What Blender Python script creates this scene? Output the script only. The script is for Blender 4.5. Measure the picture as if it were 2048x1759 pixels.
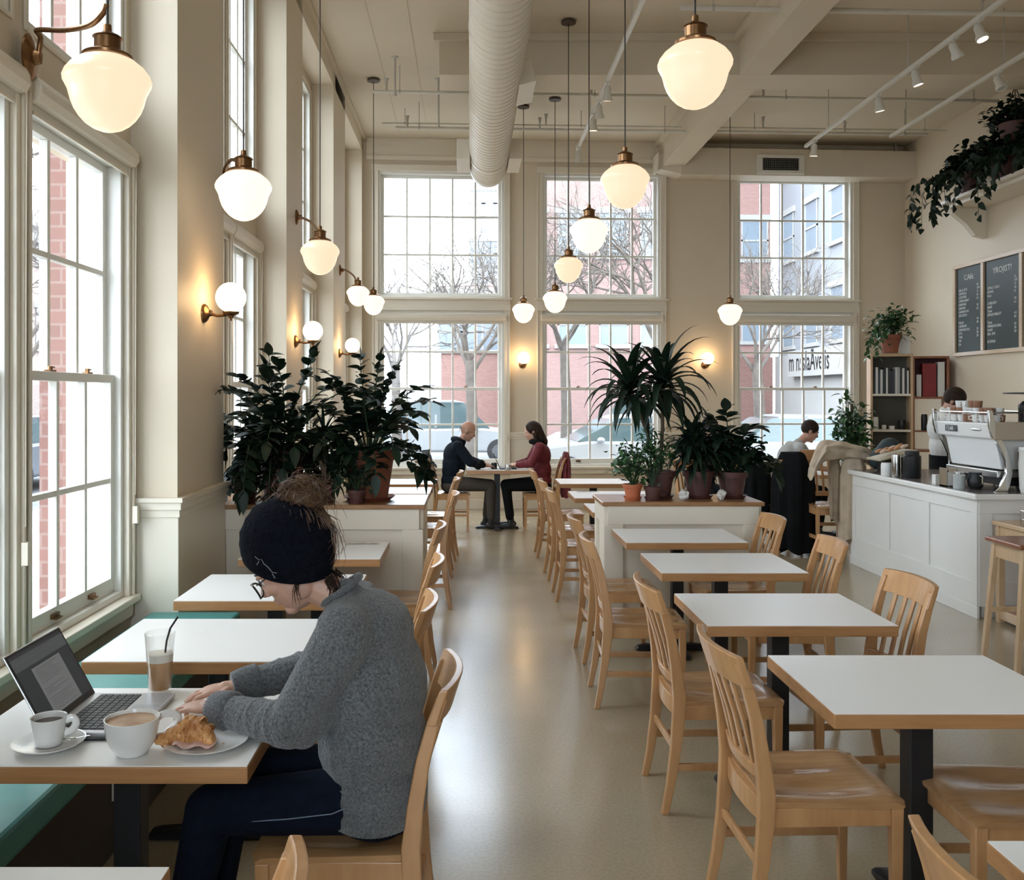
import bpy, math, random
from mathutils import Vector, Matrix, Quaternion
random.seed(7)
PI = math.pi
C = bpy.context.scene.collection
sc = bpy.context.scene
for o in list(bpy.data.objects): bpy.data.objects.remove(o)

# ---------------------------------------------------------------- camera, world, exposure
HC = 1.67                      # eye height of the photographer
FPX = 1838.0                   # focal length in pixels of the 2048 px wide frame
cam_d = bpy.data.cameras.new('camera'); cam = bpy.data.objects.new('camera', cam_d); C.objects.link(cam)
cam.location = (0, 0, HC); cam.rotation_euler = (PI/2, 0, 0)
cam_d.sensor_fit = 'HORIZONTAL'; cam_d.sensor_width = 36; cam_d.lens = FPX/2048*36
cam_d.shift_x = (1024-940)/2048; cam_d.shift_y = -(879.5-790)/2048
cam_d.clip_start = .05; cam_d.clip_end = 300
sc.camera = cam
sc.view_settings.view_transform = 'Standard'; sc.view_settings.look = 'None'
sc.view_settings.gamma = 1; sc.view_settings.use_curve_mapping = False
EXPO = 0.32
sc.view_settings.exposure = EXPO
SKY = 9.3
LAMP = 1.0
w = bpy.data.worlds.new('overcast_sky'); sc.world = w; w.use_nodes = True
nt = w.node_tree; bg = nt.nodes['Background']
tc = nt.nodes.new('ShaderNodeTexCoord'); sp = nt.nodes.new('ShaderNodeSeparateXYZ'); cr = nt.nodes.new('ShaderNodeValToRGB')
nt.links.new(tc.outputs['Generated'], sp.inputs[0]); nt.links.new(sp.outputs[2], cr.inputs[0]); nt.links.new(cr.outputs[0], bg.inputs[0])
cr.color_ramp.elements[0].color = (.74, .84, .97, 1); cr.color_ramp.elements[1].color = (.80, .90, 1, 1)
bg.inputs[1].default_value = SKY
sc.cycles.use_denoising = True
sc.cycles.max_bounces = 6; sc.cycles.diffuse_bounces = 4; sc.cycles.glossy_bounces = 3
sc.cycles.use_adaptive_sampling = True; sc.cycles.adaptive_threshold = .03
sc.cycles.transparent_max_bounces = 12; sc.cycles.transmission_bounces = 6
sc.cycles.sample_clamp_indirect = 6
sc.cycles.caustics_reflective = False; sc.cycles.caustics_refractive = False

def portal(name, mw, sx, sy):
    d = bpy.data.lights.new(name, 'AREA'); d.shape = 'RECTANGLE'; d.size = sx; d.size_y = sy
    d.cycles.is_portal = True
    o = bpy.data.objects.new(name, d); C.objects.link(o); o.matrix_world = mw
    return o

# ---------------------------------------------------------------- helpers
V = Vector
WI = {}                                    # world-to-local matrix of every parent
class M:
    def __init__(s): s.v = []; s.f = []
    def add(s, vs, fs):
        b = len(s.v); s.v += [tuple(p) for p in vs]; s.f += [tuple(i+b for i in f) for f in fs]; return s
    def bx(s, x0, x1, y0, y1, z0, z1):
        return s.add([(x0,y0,z0),(x1,y0,z0),(x1,y1,z0),(x0,y1,z0),(x0,y0,z1),(x1,y0,z1),(x1,y1,z1),(x0,y1,z1)],
            [(0,3,2,1),(4,5,6,7),(0,1,5,4),(1,2,6,5),(2,3,7,6),(3,0,4,7)])
    def box(s, c, d, R=None):
        n = len(s.v); s.bx(-d[0]/2,d[0]/2,-d[1]/2,d[1]/2,-d[2]/2,d[2]/2)
        for i in range(n, len(s.v)):
            p = V(s.v[i]); p = (R @ p) if R is not None else p; s.v[i] = tuple(p+V(c))
        return s
    def loft(s, secs, cap=True, closed=False):
        n = len(secs[0]); vs = [p for q in secs for p in q]; fs = []
        L = len(secs)
        for i in range(L if closed else L-1):
            a = i*n; b = ((i+1)%L)*n
            for j in range(n): fs.append((a+j, a+(j+1)%n, b+(j+1)%n, b+j))
        if cap and not closed: fs.append(tuple(range(n-1,-1,-1))); fs.append(tuple((L-1)*n+j for j in range(n)))
        return s.add(vs, fs)
    def tube(s, pts, r, n=8, cap=True, flat=1.0):
        pts = [V(p) for p in pts]; secs = []; up = None
        for i, p in enumerate(pts):
            d = (pts[min(i+1,len(pts)-1)]-pts[max(i-1,0)]).normalized()
            if up is None: up = V((0,0,1)) if abs(d.z) < .9 else V((1,0,0))
            a = d.cross(up)
            if a.length < 1e-5: a = d.orthogonal()
            a.normalize(); up = a.cross(d).normalized()
            rr = r[i] if isinstance(r, (list, tuple)) else r
            secs.append([p+a*math.cos(2*PI*k/n)*rr+up*math.sin(2*PI*k/n)*rr*flat for k in range(n)])
        return s.loft(secs, cap)
    def lathe(s, prof, c=(0,0,0), n=24, R=None, sq=1.0):
        vs = []; fs = []; c = V(c)
        for r, z in prof:
            for k in range(n):
                p = V((r*math.cos(2*PI*k/n), r*sq*math.sin(2*PI*k/n), z)); vs.append(((R @ p) if R is not None else p)+c)
        m = len(prof)
        for i in range(m-1):
            for k in range(n): fs.append((i*n+k, i*n+(k+1)%n, (i+1)*n+(k+1)%n, (i+1)*n+k))
        if prof[0][0] > 1e-6: fs.append(tuple(range(n-1,-1,-1)))
        if prof[-1][0] > 1e-6: fs.append(tuple((m-1)*n+k for k in range(n)))
        return s.add(vs, fs)
    def cyl(s, c, r, z0, z1, n=20, r2=None):
        return s.lathe([(r, z0), (r2 if r2 is not None else r, z1)], c, n)
    def ell(s, c, rad, R=None, n=14, m=9):
        vs = []; fs = []; c = V(c)
        for i in range(m+1):
            t = PI*i/m
            for k in range(n):
                a = 2*PI*k/n
                p = V((rad[0]*math.sin(t)*math.cos(a), rad[1]*math.sin(t)*math.sin(a), -rad[2]*math.cos(t)))
                vs.append(((R @ p) if R is not None else p)+c)
        for i in range(m):
            for k in range(n): fs.append((i*n+k, i*n+(k+1)%n, (i+1)*n+(k+1)%n, (i+1)*n+k))
        return s.add(vs, fs)
    def caps(s, p0, r0, p1, r1, n=12):
        p0 = V(p0); p1 = V(p1); d = p1-p0; L = d.length; q = d.to_track_quat('Z', 'Y').to_matrix()
        pr = [(r0*math.sin(t), -r0*math.cos(t)) for t in [PI*i/10 for i in range(0,6)]]
        pr += [(r1*math.cos(t), L+r1*math.sin(t)) for t in [PI*i/10 for i in range(0,6)]]
        pr[0] = (0, -r0); pr[-1] = (0, L+r1)
        return s.lathe(pr, p0, n, q)
    def prism(s, poly, h0, h1, f=None):
        f = f or (lambda a, b, h: (a, b, h)); n = len(poly)
        vs = [f(a, b, h0) for a, b in poly]+[f(a, b, h1) for a, b in poly]
        fs = [tuple(range(n-1,-1,-1)), tuple(range(n, 2*n))]+[(i,(i+1)%n,n+(i+1)%n,n+i) for i in range(n)]
        return s.add(vs, fs)
    def quad(s, a, b, c, d): return s.add([a,b,c,d], [(0,1,2,3)])
    def xf(s, mat):
        s.v = [tuple(mat @ V(p)) for p in s.v]; return s
    def build(s, name, mat, parent=None, smooth=None, bevel=0, local=False, base=True, weld=False):
        me = bpy.data.meshes.new(name)
        if parent is not None:
            if not local and parent.name in WI:
                W = WI[parent.name]; vs = [tuple(W @ V(p)) for p in s.v]
            else: vs = s.v
            off = None
        else:
            off = V((0,0,0)); vs = s.v
            if base and vs:
                xs = [p[0] for p in vs]; ys = [p[1] for p in vs]; zs = [p[2] for p in vs]
                off = V(((min(xs)+max(xs))/2, (min(ys)+max(ys))/2, min(zs))); vs = [tuple(V(p)-off) for p in vs]
        me.from_pydata(vs, [], s.f); me.update()
        me.materials.append(mat)
        if weld or smooth:
            import bmesh
            b = bmesh.new(); b.from_mesh(me); bmesh.ops.remove_doubles(b, verts=b.verts, dist=1e-5)
            if weld: bmesh.ops.recalc_face_normals(b, faces=b.faces)
            b.to_mesh(me); b.free()
        if smooth:
            for p in me.polygons: p.use_smooth = True
            me.set_sharp_from_angle(angle=math.radians(smooth))
        o = bpy.data.objects.new(name, me); C.objects.link(o)
        if parent is not None:
            o.parent = parent
            if parent.name in WI: WI[o.name] = WI[parent.name]
        else:
            o.location = off; WI[o.name] = Matrix.Translation(-off)
        if bevel:
            b = o.modifiers.new('bevel', 'BEVEL'); b.width = bevel; b.segments = 2; b.limit_method = 'ANGLE'; b.angle_limit = math.radians(40)
        return o
def tag(o, label, cat, group=None, kind=None):
    if label: o['label'] = label
    if cat: o['category'] = cat
    if group: o['group'] = group
    if kind: o['kind'] = kind
    return o
def thing(name, label, cat, loc=(0,0,0), rz=0, group=None, kind=None):
    o = bpy.data.objects.new(name, None); C.objects.link(o); o.empty_display_size = .1
    o.location = loc; o.rotation_euler = (0,0,rz)
    WI[o.name] = (Matrix.Translation(V(loc)) @ Matrix.Rotation(rz, 4, 'Z')).inverted()
    return tag(o, label, cat, group, kind)
def st(o): o['kind'] = 'structure'; return o
def kids(o): return [c for c in bpy.data.objects if c.parent == o]
def dup(o, loc=None, rz=None, label=None, parent=None, group=None, sc_=None, tree=None):
    tree = tree or {}
    c = o.copy(); C.objects.link(c)
    if parent is not None: c.parent = parent
    if loc is not None: c.location = loc
    if rz is not None: c.rotation_euler = (0,0,rz)
    if label: c['label'] = label
    if group: c['group'] = group
    if sc_: c.scale = (sc_,)*3
    for k in (o['_k'] if False else CH.get(o.name) or kids(o)): dup(k, parent=c)
    return c
CH = {}
def remember(o):                       # cache children lists of prototypes for fast copying
    k = kids(o); CH[o.name] = k
    for x in k: remember(x)
    return o
def Rz(a): return Matrix.Rotation(a, 3, 'Z')
def Ry(a): return Matrix.Rotation(a, 3, 'Y')
def Rx(a): return Matrix.Rotation(a, 3, 'X')
def smooth_path(pts, k=5):
    P = [V(p) for p in pts]; out = []
    for i in range(len(P)-1):
        p0 = P[max(i-1,0)]; p1 = P[i]; p2 = P[i+1]; p3 = P[min(i+2,len(P)-1)]
        for j in range(k):
            t = j/k; out.append(.5*((2*p1)+(p2-p0)*t+(2*p0-5*p1+4*p2-p3)*t*t+(3*p1-p0-3*p2+p3)*t**3))
    return out+[P[-1]]
def frame(f, u):                       # columns: forward, side, up
    f = V(f).normalized(); u = V(u); s_ = u.cross(f).normalized(); u = f.cross(s_).normalized()
    return Matrix((f, s_, u)).transposed()

# ---------------------------------------------------------------- materials
def mat(name, col, rough=.5, metal=0, var=0, vscale=5, stretch=(1,1,1), bump=0, bscale=40, spec=.5, coat=0, emit=None, es=0, col2=None, sub=0, sheen=0, wavy=None, detail=3):
    m = bpy.data.materials.new(name); m.use_nodes = True; t = m.node_tree; N = t.nodes; L = t.links
    b = N['Principled BSDF']; b.inputs['Base Color'].default_value = (*col, 1); b.inputs['Roughness'].default_value = rough
    b.inputs['Metallic'].default_value = metal; b.inputs['Specular IOR Level'].default_value = spec
    if coat: b.inputs['Coat Weight'].default_value = coat; b.inputs['Coat Roughness'].default_value = .15
    if sub: b.inputs['Subsurface Weight'].default_value = sub; b.inputs['Subsurface Scale'].default_value = .01
    if sheen: b.inputs['Sheen Weight'].default_value = sheen
    if emit: b.inputs['Emission Color'].default_value = (*emit, 1); b.inputs['Emission Strength'].default_value = es
    if var or bump or wavy or col2:
        co = N.new('ShaderNodeTexCoord'); mp = N.new('ShaderNodeMapping'); mp.inputs['Scale'].default_value = stretch
        L.new(co.outputs['Object'], mp.inputs[0])
    if var or col2:
        n = N.new('ShaderNodeTexNoise'); n.inputs['Scale'].default_value = vscale; n.inputs['Detail'].default_value = detail; L.new(mp.outputs[0], n.inputs[0])
        r = N.new('ShaderNodeValToRGB'); r.color_ramp.elements[0].position = .3; r.color_ramp.elements[1].position = .7
        c2 = col2 or tuple(max(0, c*(1-var)) for c in col); c1 = col if col2 else tuple(min(1, c*(1+var)) for c in col)
        r.color_ramp.elements[0].color = (*c2, 1); r.color_ramp.elements[1].color = (*c1, 1)
        L.new(n.outputs[0], r.inputs[0]); L.new(r.outputs[0], b.inputs['Base Color'])
    if bump:
        n2 = N.new('ShaderNodeTexNoise'); n2.inputs['Scale'].default_value = bscale; n2.inputs['Detail'].default_value = 2; L.new(mp.outputs[0], n2.inputs[0])
        bp = N.new('ShaderNodeBump'); bp.inputs['Strength'].default_value = bump; bp.inputs['Distance'].default_value = .01
        L.new(n2.outputs[0], bp.inputs['Height']); L.new(bp.outputs[0], b.inputs['Normal'])
    if wavy:                            # (axis, scale, strength): ribs
        wv = N.new('ShaderNodeTexWave'); wv.bands_direction = wavy[0]; wv.inputs['Scale'].default_value = wavy[1]; wv.inputs['Distortion'].default_value = wavy[3] if len(wavy) > 3 else .3
        L.new(mp.outputs[0], wv.inputs[0]); bp = N.new('ShaderNodeBump'); bp.inputs['Strength'].default_value = wavy[2]; bp.inputs['Distance'].default_value = .01
        L.new(wv.outputs[1], bp.inputs['Height']); L.new(bp.outputs[0], b.inputs['Normal'])
    return m
wall_m = mat('cream_wall_paint', (.68,.585,.45), .55, var=.015, vscale=2, bump=.03, bscale=60)
trim_m = mat('cream_trim_paint', (.74,.67,.555), .36, var=.01, vscale=3)
sash_m = mat('white_sash_paint', (.78,.76,.70), .35, var=.01, vscale=5)
ceil_m = mat('ceiling_paint', (.62,.53,.40), .7, var=.02, vscale=1.2)
duct_m = mat('duct_paint', (.69,.61,.49), .4, var=.02, vscale=3)
floor_m = mat('polished_concrete', (.40,.325,.215), .2, var=.10, vscale=1.3, col2=(.35,.28,.183), detail=4, spec=.75, coat=.25)
def _floor():
    t = floor_m.node_tree; N = t.nodes; L = t.links; b = N['Principled BSDF']
    ramp = [n for n in N if n.type == 'VALTORGB'][0]; mp = [n for n in N if n.type == 'MAPPING'][0]
    n = N.new('ShaderNodeTexNoise'); n.inputs['Scale'].default_value = 70; n.inputs['Detail'].default_value = 1; L.new(mp.outputs[0], n.inputs[0])
    r = N.new('ShaderNodeValToRGB'); r.color_ramp.elements[0].position = .36; r.color_ramp.elements[0].color = (.88,.87,.85,1); r.color_ramp.elements[1].position = .62; r.color_ramp.elements[1].color = (1,1,1,1)
    L.new(n.outputs[0], r.inputs[0]); mx = N.new('ShaderNodeMix'); mx.data_type = 'RGBA'; mx.blend_type = 'MULTIPLY'; mx.inputs[0].default_value = .8
    L.new(ramp.outputs[0], mx.inputs[6]); L.new(r.outputs[0], mx.inputs[7]); L.new(mx.outputs[2], b.inputs['Base Color'])
    n3 = N.new('ShaderNodeTexNoise'); n3.inputs['Scale'].default_value = 3; n3.inputs['Detail'].default_value = 1; L.new(mp.outputs[0], n3.inputs[0])
    mr = N.new('ShaderNodeMapRange'); mr.inputs[3].default_value = .18; mr.inputs[4].default_value = .27; L.new(n3.outputs[0], mr.inputs[0]); L.new(mr.outputs[0], b.inputs['Roughness'])
_floor()
def wood(name, a, b_, rough=.33, stretch=(1.2,9,9), sc_=5, coat=.15):
    return mat(name, a, rough, col2=b_, vscale=sc_, stretch=stretch, detail=8, coat=coat)
chair_m = wood('maple_wood', (.50,.275,.12), (.41,.21,.085), stretch=(7,7,1.5), sc_=4)
seat_m = wood('maple_seat', (.50,.285,.13), (.40,.21,.09), rough=.24, stretch=(1.5,9,4), sc_=5, coat=.7)
edge_m = wood('table_edge_wood', (.42,.215,.088), (.33,.155,.058), stretch=(1.2,5,14), sc_=4)
ledge_m = wood('ledge_wood', (.36,.19,.085), (.27,.13,.055), stretch=(1.5,9,9))
dwood_m = wood('cherry_wood', (.27,.10,.045), (.2,.07,.03), stretch=(8,8,1.5))
shelfw_m = wood('pale_shelf_wood', (.60,.42,.25), (.52,.35,.2), stretch=(8,8,1.5))
lam_m = mat('white_laminate', (.82,.80,.76), .33, var=.01, vscale=4)
black_m = mat('black_metal', (.012,.012,.013), .42, spec=.4)
teal_m = mat('teal_vinyl', (.085,.29,.26), .4, var=.08, vscale=9, bump=.05, bscale=30)
dark_m = mat('dark_brown_panel', (.055,.045,.035), .6, var=.1, vscale=4)
brass_m = mat('antique_brass', (.24,.125,.055), .3, metal=.9, var=.3, vscale=22)
cord_m = mat('dark_cord', (.035,.022,.014), .5)
canopy_m = mat('bronze', (.10,.075,.055), .45, metal=.6)
def emis(name, col, s_, base=(.22,.19,.15)):
    return mat(name, base, .3, emit=col, es=s_)
shade_m = emis('opal_glass_warm', (1,.76,.52), .80*LAMP)
shade_w = emis('opal_glass_bright', (1,.84,.60), 1.15*LAMP)
globe_m = emis('opal_globe', (1,.66,.34), 13.0*LAMP)
bulb_m = emis('spot_bulb', (1,.82,.6), 14*LAMP)
chrome_m = mat('chrome', (.62,.62,.60), .14, metal=1)
steel_m = mat('brushed_steel', (.5,.49,.47), .3, metal=.9)
white_m = mat('white_gloss', (.80,.80,.78), .18, coat=.3)
ceram_m = mat('white_ceramic', (.78,.77,.74), .12, coat=.6)
terra_m = mat('terracotta', (.27,.085,.045), .65, var=.15, vscale=9)
terrad_m = mat('dark_terracotta', (.085,.032,.026), .6, var=.2, vscale=9)
soil_m = mat('soil', (.02,.014,.01), .9, bump=.6, bscale=60)
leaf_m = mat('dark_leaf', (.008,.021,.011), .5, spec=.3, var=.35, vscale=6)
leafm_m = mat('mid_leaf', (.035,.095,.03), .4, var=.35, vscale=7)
stem_m = mat('plant_stem', (.03,.06,.025), .6, var=.2)
def glassy():
    m = bpy.data.materials.new('window_glass'); m.use_nodes = True; t = m.node_tree; N = t.nodes; L = t.links
    N.remove(N['Principled BSDF']); tr = N.new('ShaderNodeBsdfTransparent'); gl = N.new('ShaderNodeBsdfGlossy'); mx = N.new('ShaderNodeMixShader')
    tr.inputs[0].default_value = (.93,.95,.95,1); gl.inputs['Roughness'].default_value = .02; fr = N.new('ShaderNodeFresnel'); fr.inputs[0].default_value = 1.4
    L.new(fr.outputs[0], mx.inputs[0]); L.new(tr.outputs[0], mx.inputs[1]); L.new(gl.outputs[0], mx.inputs[2]); L.new(mx.outputs[0], N['Material Output'].inputs[0])
    return m
glass_m = glassy()
def brickm(name, c1, c2, mort, scale=1.0, swap=False):
    m = bpy.data.materials.new(name); m.use_nodes = True; t = m.node_tree; N = t.nodes; L = t.links; b = N['Principled BSDF']
    b.inputs['Roughness'].default_value = .85
    co = N.new('ShaderNodeTexCoord'); sx = N.new('ShaderNodeSeparateXYZ'); L.new(co.outputs['Object'], sx.inputs[0])
    ad = N.new('ShaderNodeMath'); ad.operation = 'ADD'; L.new(sx.outputs[0], ad.inputs[0]); L.new(sx.outputs[1], ad.inputs[1])
    cb = N.new('ShaderNodeCombineXYZ'); L.new(ad.outputs[0], cb.inputs[0]); L.new(sx.outputs[2], cb.inputs[1])
    br = N.new('ShaderNodeTexBrick'); L.new(cb.outputs[0], br.inputs[0])
    br.inputs['Color1'].default_value = (*c1,1); br.inputs['Color2'].default_value = (*c2,1); br.inputs['Mortar'].default_value = (*mort,1)
    br.inputs['Scale'].default_value = scale; br.inputs['Mortar Size'].default_value = .007; br.inputs['Brick Width'].default_value = .22; br.inputs['Row Height'].default_value = .075
    L.new(br.outputs[0], b.inputs['Base Color']); return m
brick_m = brickm('red_brick', (.20,.10,.082), (.17,.085,.07), (.22,.145,.125))
# ---------------------------------------------------------------- room shell
ZC = 5.42; XL = -1.81; XP = -1.56; XR = 6.57; YF = -4.6
BA = math.atan(.06)
MB = Matrix.Translation((XP, 13.4, 0)) @ Matrix.Rotation(BA, 4, 'Z')       # back wall: x along the wall, y outward
ML = Matrix.Translation((XL, 0, 0)) @ Matrix.Rotation(PI/2, 4, 'Z')        # left wall: x = world Y, y = outward (-X)
MR = Matrix.Translation((XR, 0, 0)) @ Matrix.Rotation(-PI/2, 4, 'Z')       # right wall: x = -world Y, y outward (+X)
MF = Matrix.Translation((0, YF, 0)) @ Matrix.Rotation(PI, 4, 'Z')          # wall behind the photographer
def wall(name, MW, u0, u1, z0, z1, th, holes, m=None, extra=None):
    us = sorted({u0, u1, *[h[0] for h in holes], *[h[1] for h in holes]}); q = M()
    for a, b in zip(us, us[1:]):
        mid = (a+b)/2; hs = sorted([(h[2], h[3]) for h in holes if h[0] < mid < h[1]]); z = z0
        for ha, hb in hs:
            if ha > z: q.bx(a, b, 0, th, z, ha)
            z = hb
        if z < z1: q.bx(a, b, 0, th, z, z1)
    if extra: extra(q)
    q.xf(MW); return st(q.build(name, m or wall_m, base=False))
NW = [0]
def window(MW, u0, u1, z0, z1, cols, rows, double=True, port=True, yo=.03, casing=.085, lock=True, plain=False):
    NW[0] += 1; n = NW[0]
    root = thing('window_%d' % n, None, None, tuple(MW @ V(((u0+u1)/2, 0, z0))), MW.to_euler().z, kind='structure')
    q = M(); t = .035
    q.bx(u0, u0+t, 0, .20, z0, z1).bx(u1-t, u1, 0, .20, z0, z1).bx(u0+t, u1-t, 0, .20, z1-t, z1).bx(u0+t, u1-t, .0, .20, z0, z0+t)
    q.xf(MW).build('window_frame', sash_m, root, bevel=.003)
    q = M(); c = casing
    if plain: q.bx(u0-.02, u0, -.012, 0, z0-.02, z1+.02).bx(u1, u1+.02, -.012, 0, z0-.02, z1+.02).bx(u0, u1, -.012, 0, z0-.02, z0).bx(u0, u1, -.012, 0, z1, z1+.02)
    else: q.bx(u0-c, u0, -.03, 0, z0, z1).bx(u1, u1+c, -.03, 0, z0, z1).bx(u0-c-.01, u1+c+.01, -.04, 0, z1, z1+c+.01)
    if not plain: q.bx(u0-c, u0-c+.02, -.045, -.03, z0, z1).bx(u1+c-.02, u1+c, -.045, -.03, z0, z1)
    q.xf(MW).build('casing', trim_m, root, bevel=.004)
    q = M()
    if not plain: q.bx(u0-c-.03, u1+c+.03, -.065, .02, z0-.035, z0).bx(u0-c, u1+c, -.035, 0, z0-.11, z0-.035)
    if not plain: q.xf(MW).build('window_sill', trim_m, root, bevel=.005)
    def sash(a, b, za, zb, y, rows, nm, lk):
        s_ = M(); w = .045; d = .044
        s_.bx(a, a+w, y, y+d, za, zb).bx(b-w, b, y, y+d, za, zb)
        lo = .075 if nm == 'lower_sash' else .042; hi = .042
        s_.bx(a+w, b-w, y, y+d, za, za+lo).bx(a+w, b-w, y, y+d, zb-hi, zb)
        ga, gb, gza, gzb = a+w, b-w, za+lo, zb-hi; mw = .0135
        for i in range(1, cols):
            x = ga+(gb-ga)*i/cols; s_.bx(x-mw, x+mw, y+.002, y+d-.002, gza, gzb)
        for j in range(1, rows):
            z = gza+(gzb-gza)*j/rows; s_.bx(ga, gb, y+.003, y+d-.003, z-mw, z+mw)
        so = s_.xf(MW).build(nm, sash_m, root, bevel=.003)
        M().quad((ga, y+d/2, gza), (gb, y+d/2, gza), (gb, y+d/2, gzb), (ga, y+d/2, gzb)).xf(MW).build('pane', glass_m, so)
        if lk:
            for f in (.3, .7):
                x = a+(b-a)*f
                k = M().bx(x-.03, x+.03, y-.004, y+.0, zb-.004, zb+.012) if False else M()
                k.bx(x-.03, x+.03, y+.002, y+.03, zb, zb+.008).cyl((x, y+.016, 0), .011, zb+.008, zb+.024, 10).bx(x-.004, x+.034, y+.01, y+.02, zb+.016, zb+.023)
                k.xf(MW).build('sash_lock', brass_m, so)
                k = M().bx(x-.035, x+.035, y-.012, y, za+.03, za+.05).bx(x-.03, x+.03, y-.026, y-.012, za+.026, za+.034).xf(MW).build('sash_lift', brass_m, so)
    a, b = u0+t, u1-t
    if double:
        zm = (z0+t+z1-t)/2
        sash(a, b, zm-.02, z1-t, yo+.045, rows, 'upper_sash', False)
        sash(a, b, z0+t, zm+.02, yo+.004, rows, 'lower_sash', lock)
    else: sash(a, b, z0+t, z1-t, yo+.03, rows, 'sash', False)
    if port:
        pm = MW @ Matrix.Translation(((u0+u1)/2, .205, (z0+z1)/2)) @ Matrix.Rotation(-PI/2, 4, 'X')
        portal('window_daylight', pm, u1-u0, z1-z0)
    return (u0, u1, z0, z1)
# openings ---------------------------------------------------------------
ZL0, ZL1, ZU0, ZU1 = .62, 2.89, 3.17, 5.10
bays = [(-1.05,1.0,2),(1.9,4.9-.03,0),(5.82,7.81,2),(8.56,10.5,2),(11.47,13.25,2)]
lw = [(-.95,-.02),(.06,.98),(2.66,3.61),(3.74,4.80),(5.93,6.80),(6.86,7.72),(8.66,9.48),(9.57,10.41),(11.56,12.32),(12.42,13.16)]
lh = []
for i, (a, b) in enumerate(lw):
    lh.append(window(ML, a, b, ZL0, ZL1, 3, 2, casing=.05))
    lh.append(window(ML, a, b, ZU0, ZU1, 3, 3, double=False, casing=.05, plain=True))
def piers(q):
    for a, b in [(-4.6,-1.05),(1.0,1.9+.7),(4.9,5.82),(7.81,8.56),(10.5,11.47),(13.25,13.7)]:
        q.bx(a, b, -(XP-XL), 0, 0, ZC)
    q.bx(-4.6, 13.7, -(XP-XL), 0, 5.21, ZC)
wall('wall_left', ML, -4.75, 13.9, 0, ZC+.2, .30, lh, extra=piers)
def bu(px):
    k = (px-940)/FPX; return (k*13.4+1.56)/(math.cos(BA)-math.sin(BA)*k)
bwn = [(.283,2.005),(2.694,4.333),(5.622,7.274)]
bh = []
for a, b in bwn:
    bh.append(window(MB, a-.06, b+.06, ZL0, ZL1+.02, 5, 2, yo=.06))
    bh.append(window(MB, a-.06, b+.06, 3.10, 4.94, 5, 3, double=False, yo=.06))
wall('wall_back', MB, -.5, 8.7, 0, ZC+.2, .32, bh)
fh = []  # unseen window behind the camera, added and sized for front fill light
for i in range(1):
    a = -1.2+i*3.4
    fh.append((a, a+2.1, .6, 4.9))
    NW[0] += 1
    r = thing('window_%d' % NW[0], None, None, tuple(MF @ V((a+1.05, 0, .6))), PI, kind='structure')
    q = M()
    for x in (a, a+.7-.02, a+1.4-.02, a+2.06): q.bx(x, x+.04, .05, .12, .6, 4.9)
    for z in (.6, 1.7, 2.8, 3.8, 4.86): q.bx(a, a+2.1, .055, .115, z, z+.04)
    q.xf(MF).build('window_frame', sash_m, r)
    M().quad((a,.08,.6),(a+2.1,.08,.6),(a+2.1,.08,4.9),(a,.08,4.9)).xf(MF).build('pane', glass_m, r)
    portal('window_daylight', MF @ Matrix.Translation((a+1.05, .2, 2.75)) @ Matrix.Rotation(-PI/2, 4, 'X'), 2.1, 4.3)
wall('wall_front', MF, -6.9, 2.2, 0, ZC+.2, .3, fh)
wall('wall_right', MR, -14.2, 4.9, 0, ZC+.2, .3, [])
st(M().bx(-2.1, 6.87, YF-.3, 14.2, -.15, 0).build('floor', floor_m, base=False))
st(M().bx(-2.1, 6.87, YF-.3, 14.2, ZC, ZC+.2).build('ceiling', ceil_m, base=False))
# ceiling beams and crown steps -------------------------------------------
NT = [0]
def trim(q, m=trim_m, bev=.004, MW=None):
    NT[0] += 1
    if MW: q.xf(MW)
    return st(q.build('trim_%d' % NT[0], m, bevel=bev, base=False))
trim(M().bx(-.32, XR, 9.56, 10.02, 5.0, ZC).bx(-.38, XR, 9.50, 10.08, 5.34, ZC), ceil_m)          # beam across the room
trim(M().bx(2.80, 3.12, YF, 9.56, 5.0, ZC).bx(2.74, 3.18, YF, 9.50, 5.34, ZC), ceil_m)           # long beam, near part
trim(M().bx(2.80, 3.12, 10.02, 13.66, 5.0, ZC).bx(2.74, 3.18, 10.08, 13.66, 5.34, ZC), ceil_m)
trim(M().bx(XP, XP+.05, YF, 13.4, ZC-.04, ZC).bx(-1.02, -1.0, YF, 13.4, ZC-.006, ZC).bx(-.62, -.60, YF, 13.4, ZC-.006, ZC), ceil_m, .002)
# chair rails on piers -----------------------------------------------------
for a, b in [(1.0,2.6),(4.9,5.82),(7.81,8.56),(10.5,11.47)]:
    q = M(); e = XP-XL
    for z0, z1, o in ((1.10,1.125,.04),(1.06,1.10,.028),(1.02,1.06,.018),(0,1.02,.008),(0,.14,.022)):
        q.bx(a-o, b+o, -e-o, -.001, z0, z1)
    trim(q, trim_m, .003, ML)
q = M()
for a, b in [(2.15,2.55),(4.48,5.48),(7.42,8.1)]:
    for z0, z1, o in ((1.10,1.125,.04),(1.06,1.10,.028),(1.02,1.06,.018),(0,1.02,.008)):
        q.bx(a-o+.02, b+o-.02, -o, 0, z0, z1)
q.bx(0, 8.1, -.02, 0, 0, .14)
trim(q, trim_m, .003, MB)
# band between upper and lower windows on the back wall, corner boxes
q = M()
for a, b in bwn: q.bx(a-.06, b+.06, -.018, 0, 2.99, 3.06)
trim(q, trim_m, .004, MB)
trim(M().bx(0.05, 8.1, -.05, 0, 5.10, 5.16).bx(.05, 8.1, -.03, 0, 5.16, ZC), trim_m, .004, MB)
st(M().bx(XR-.02, XR, YF, 13.7, 0, .14).build('baseboard_right', trim_m, base=False))
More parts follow.
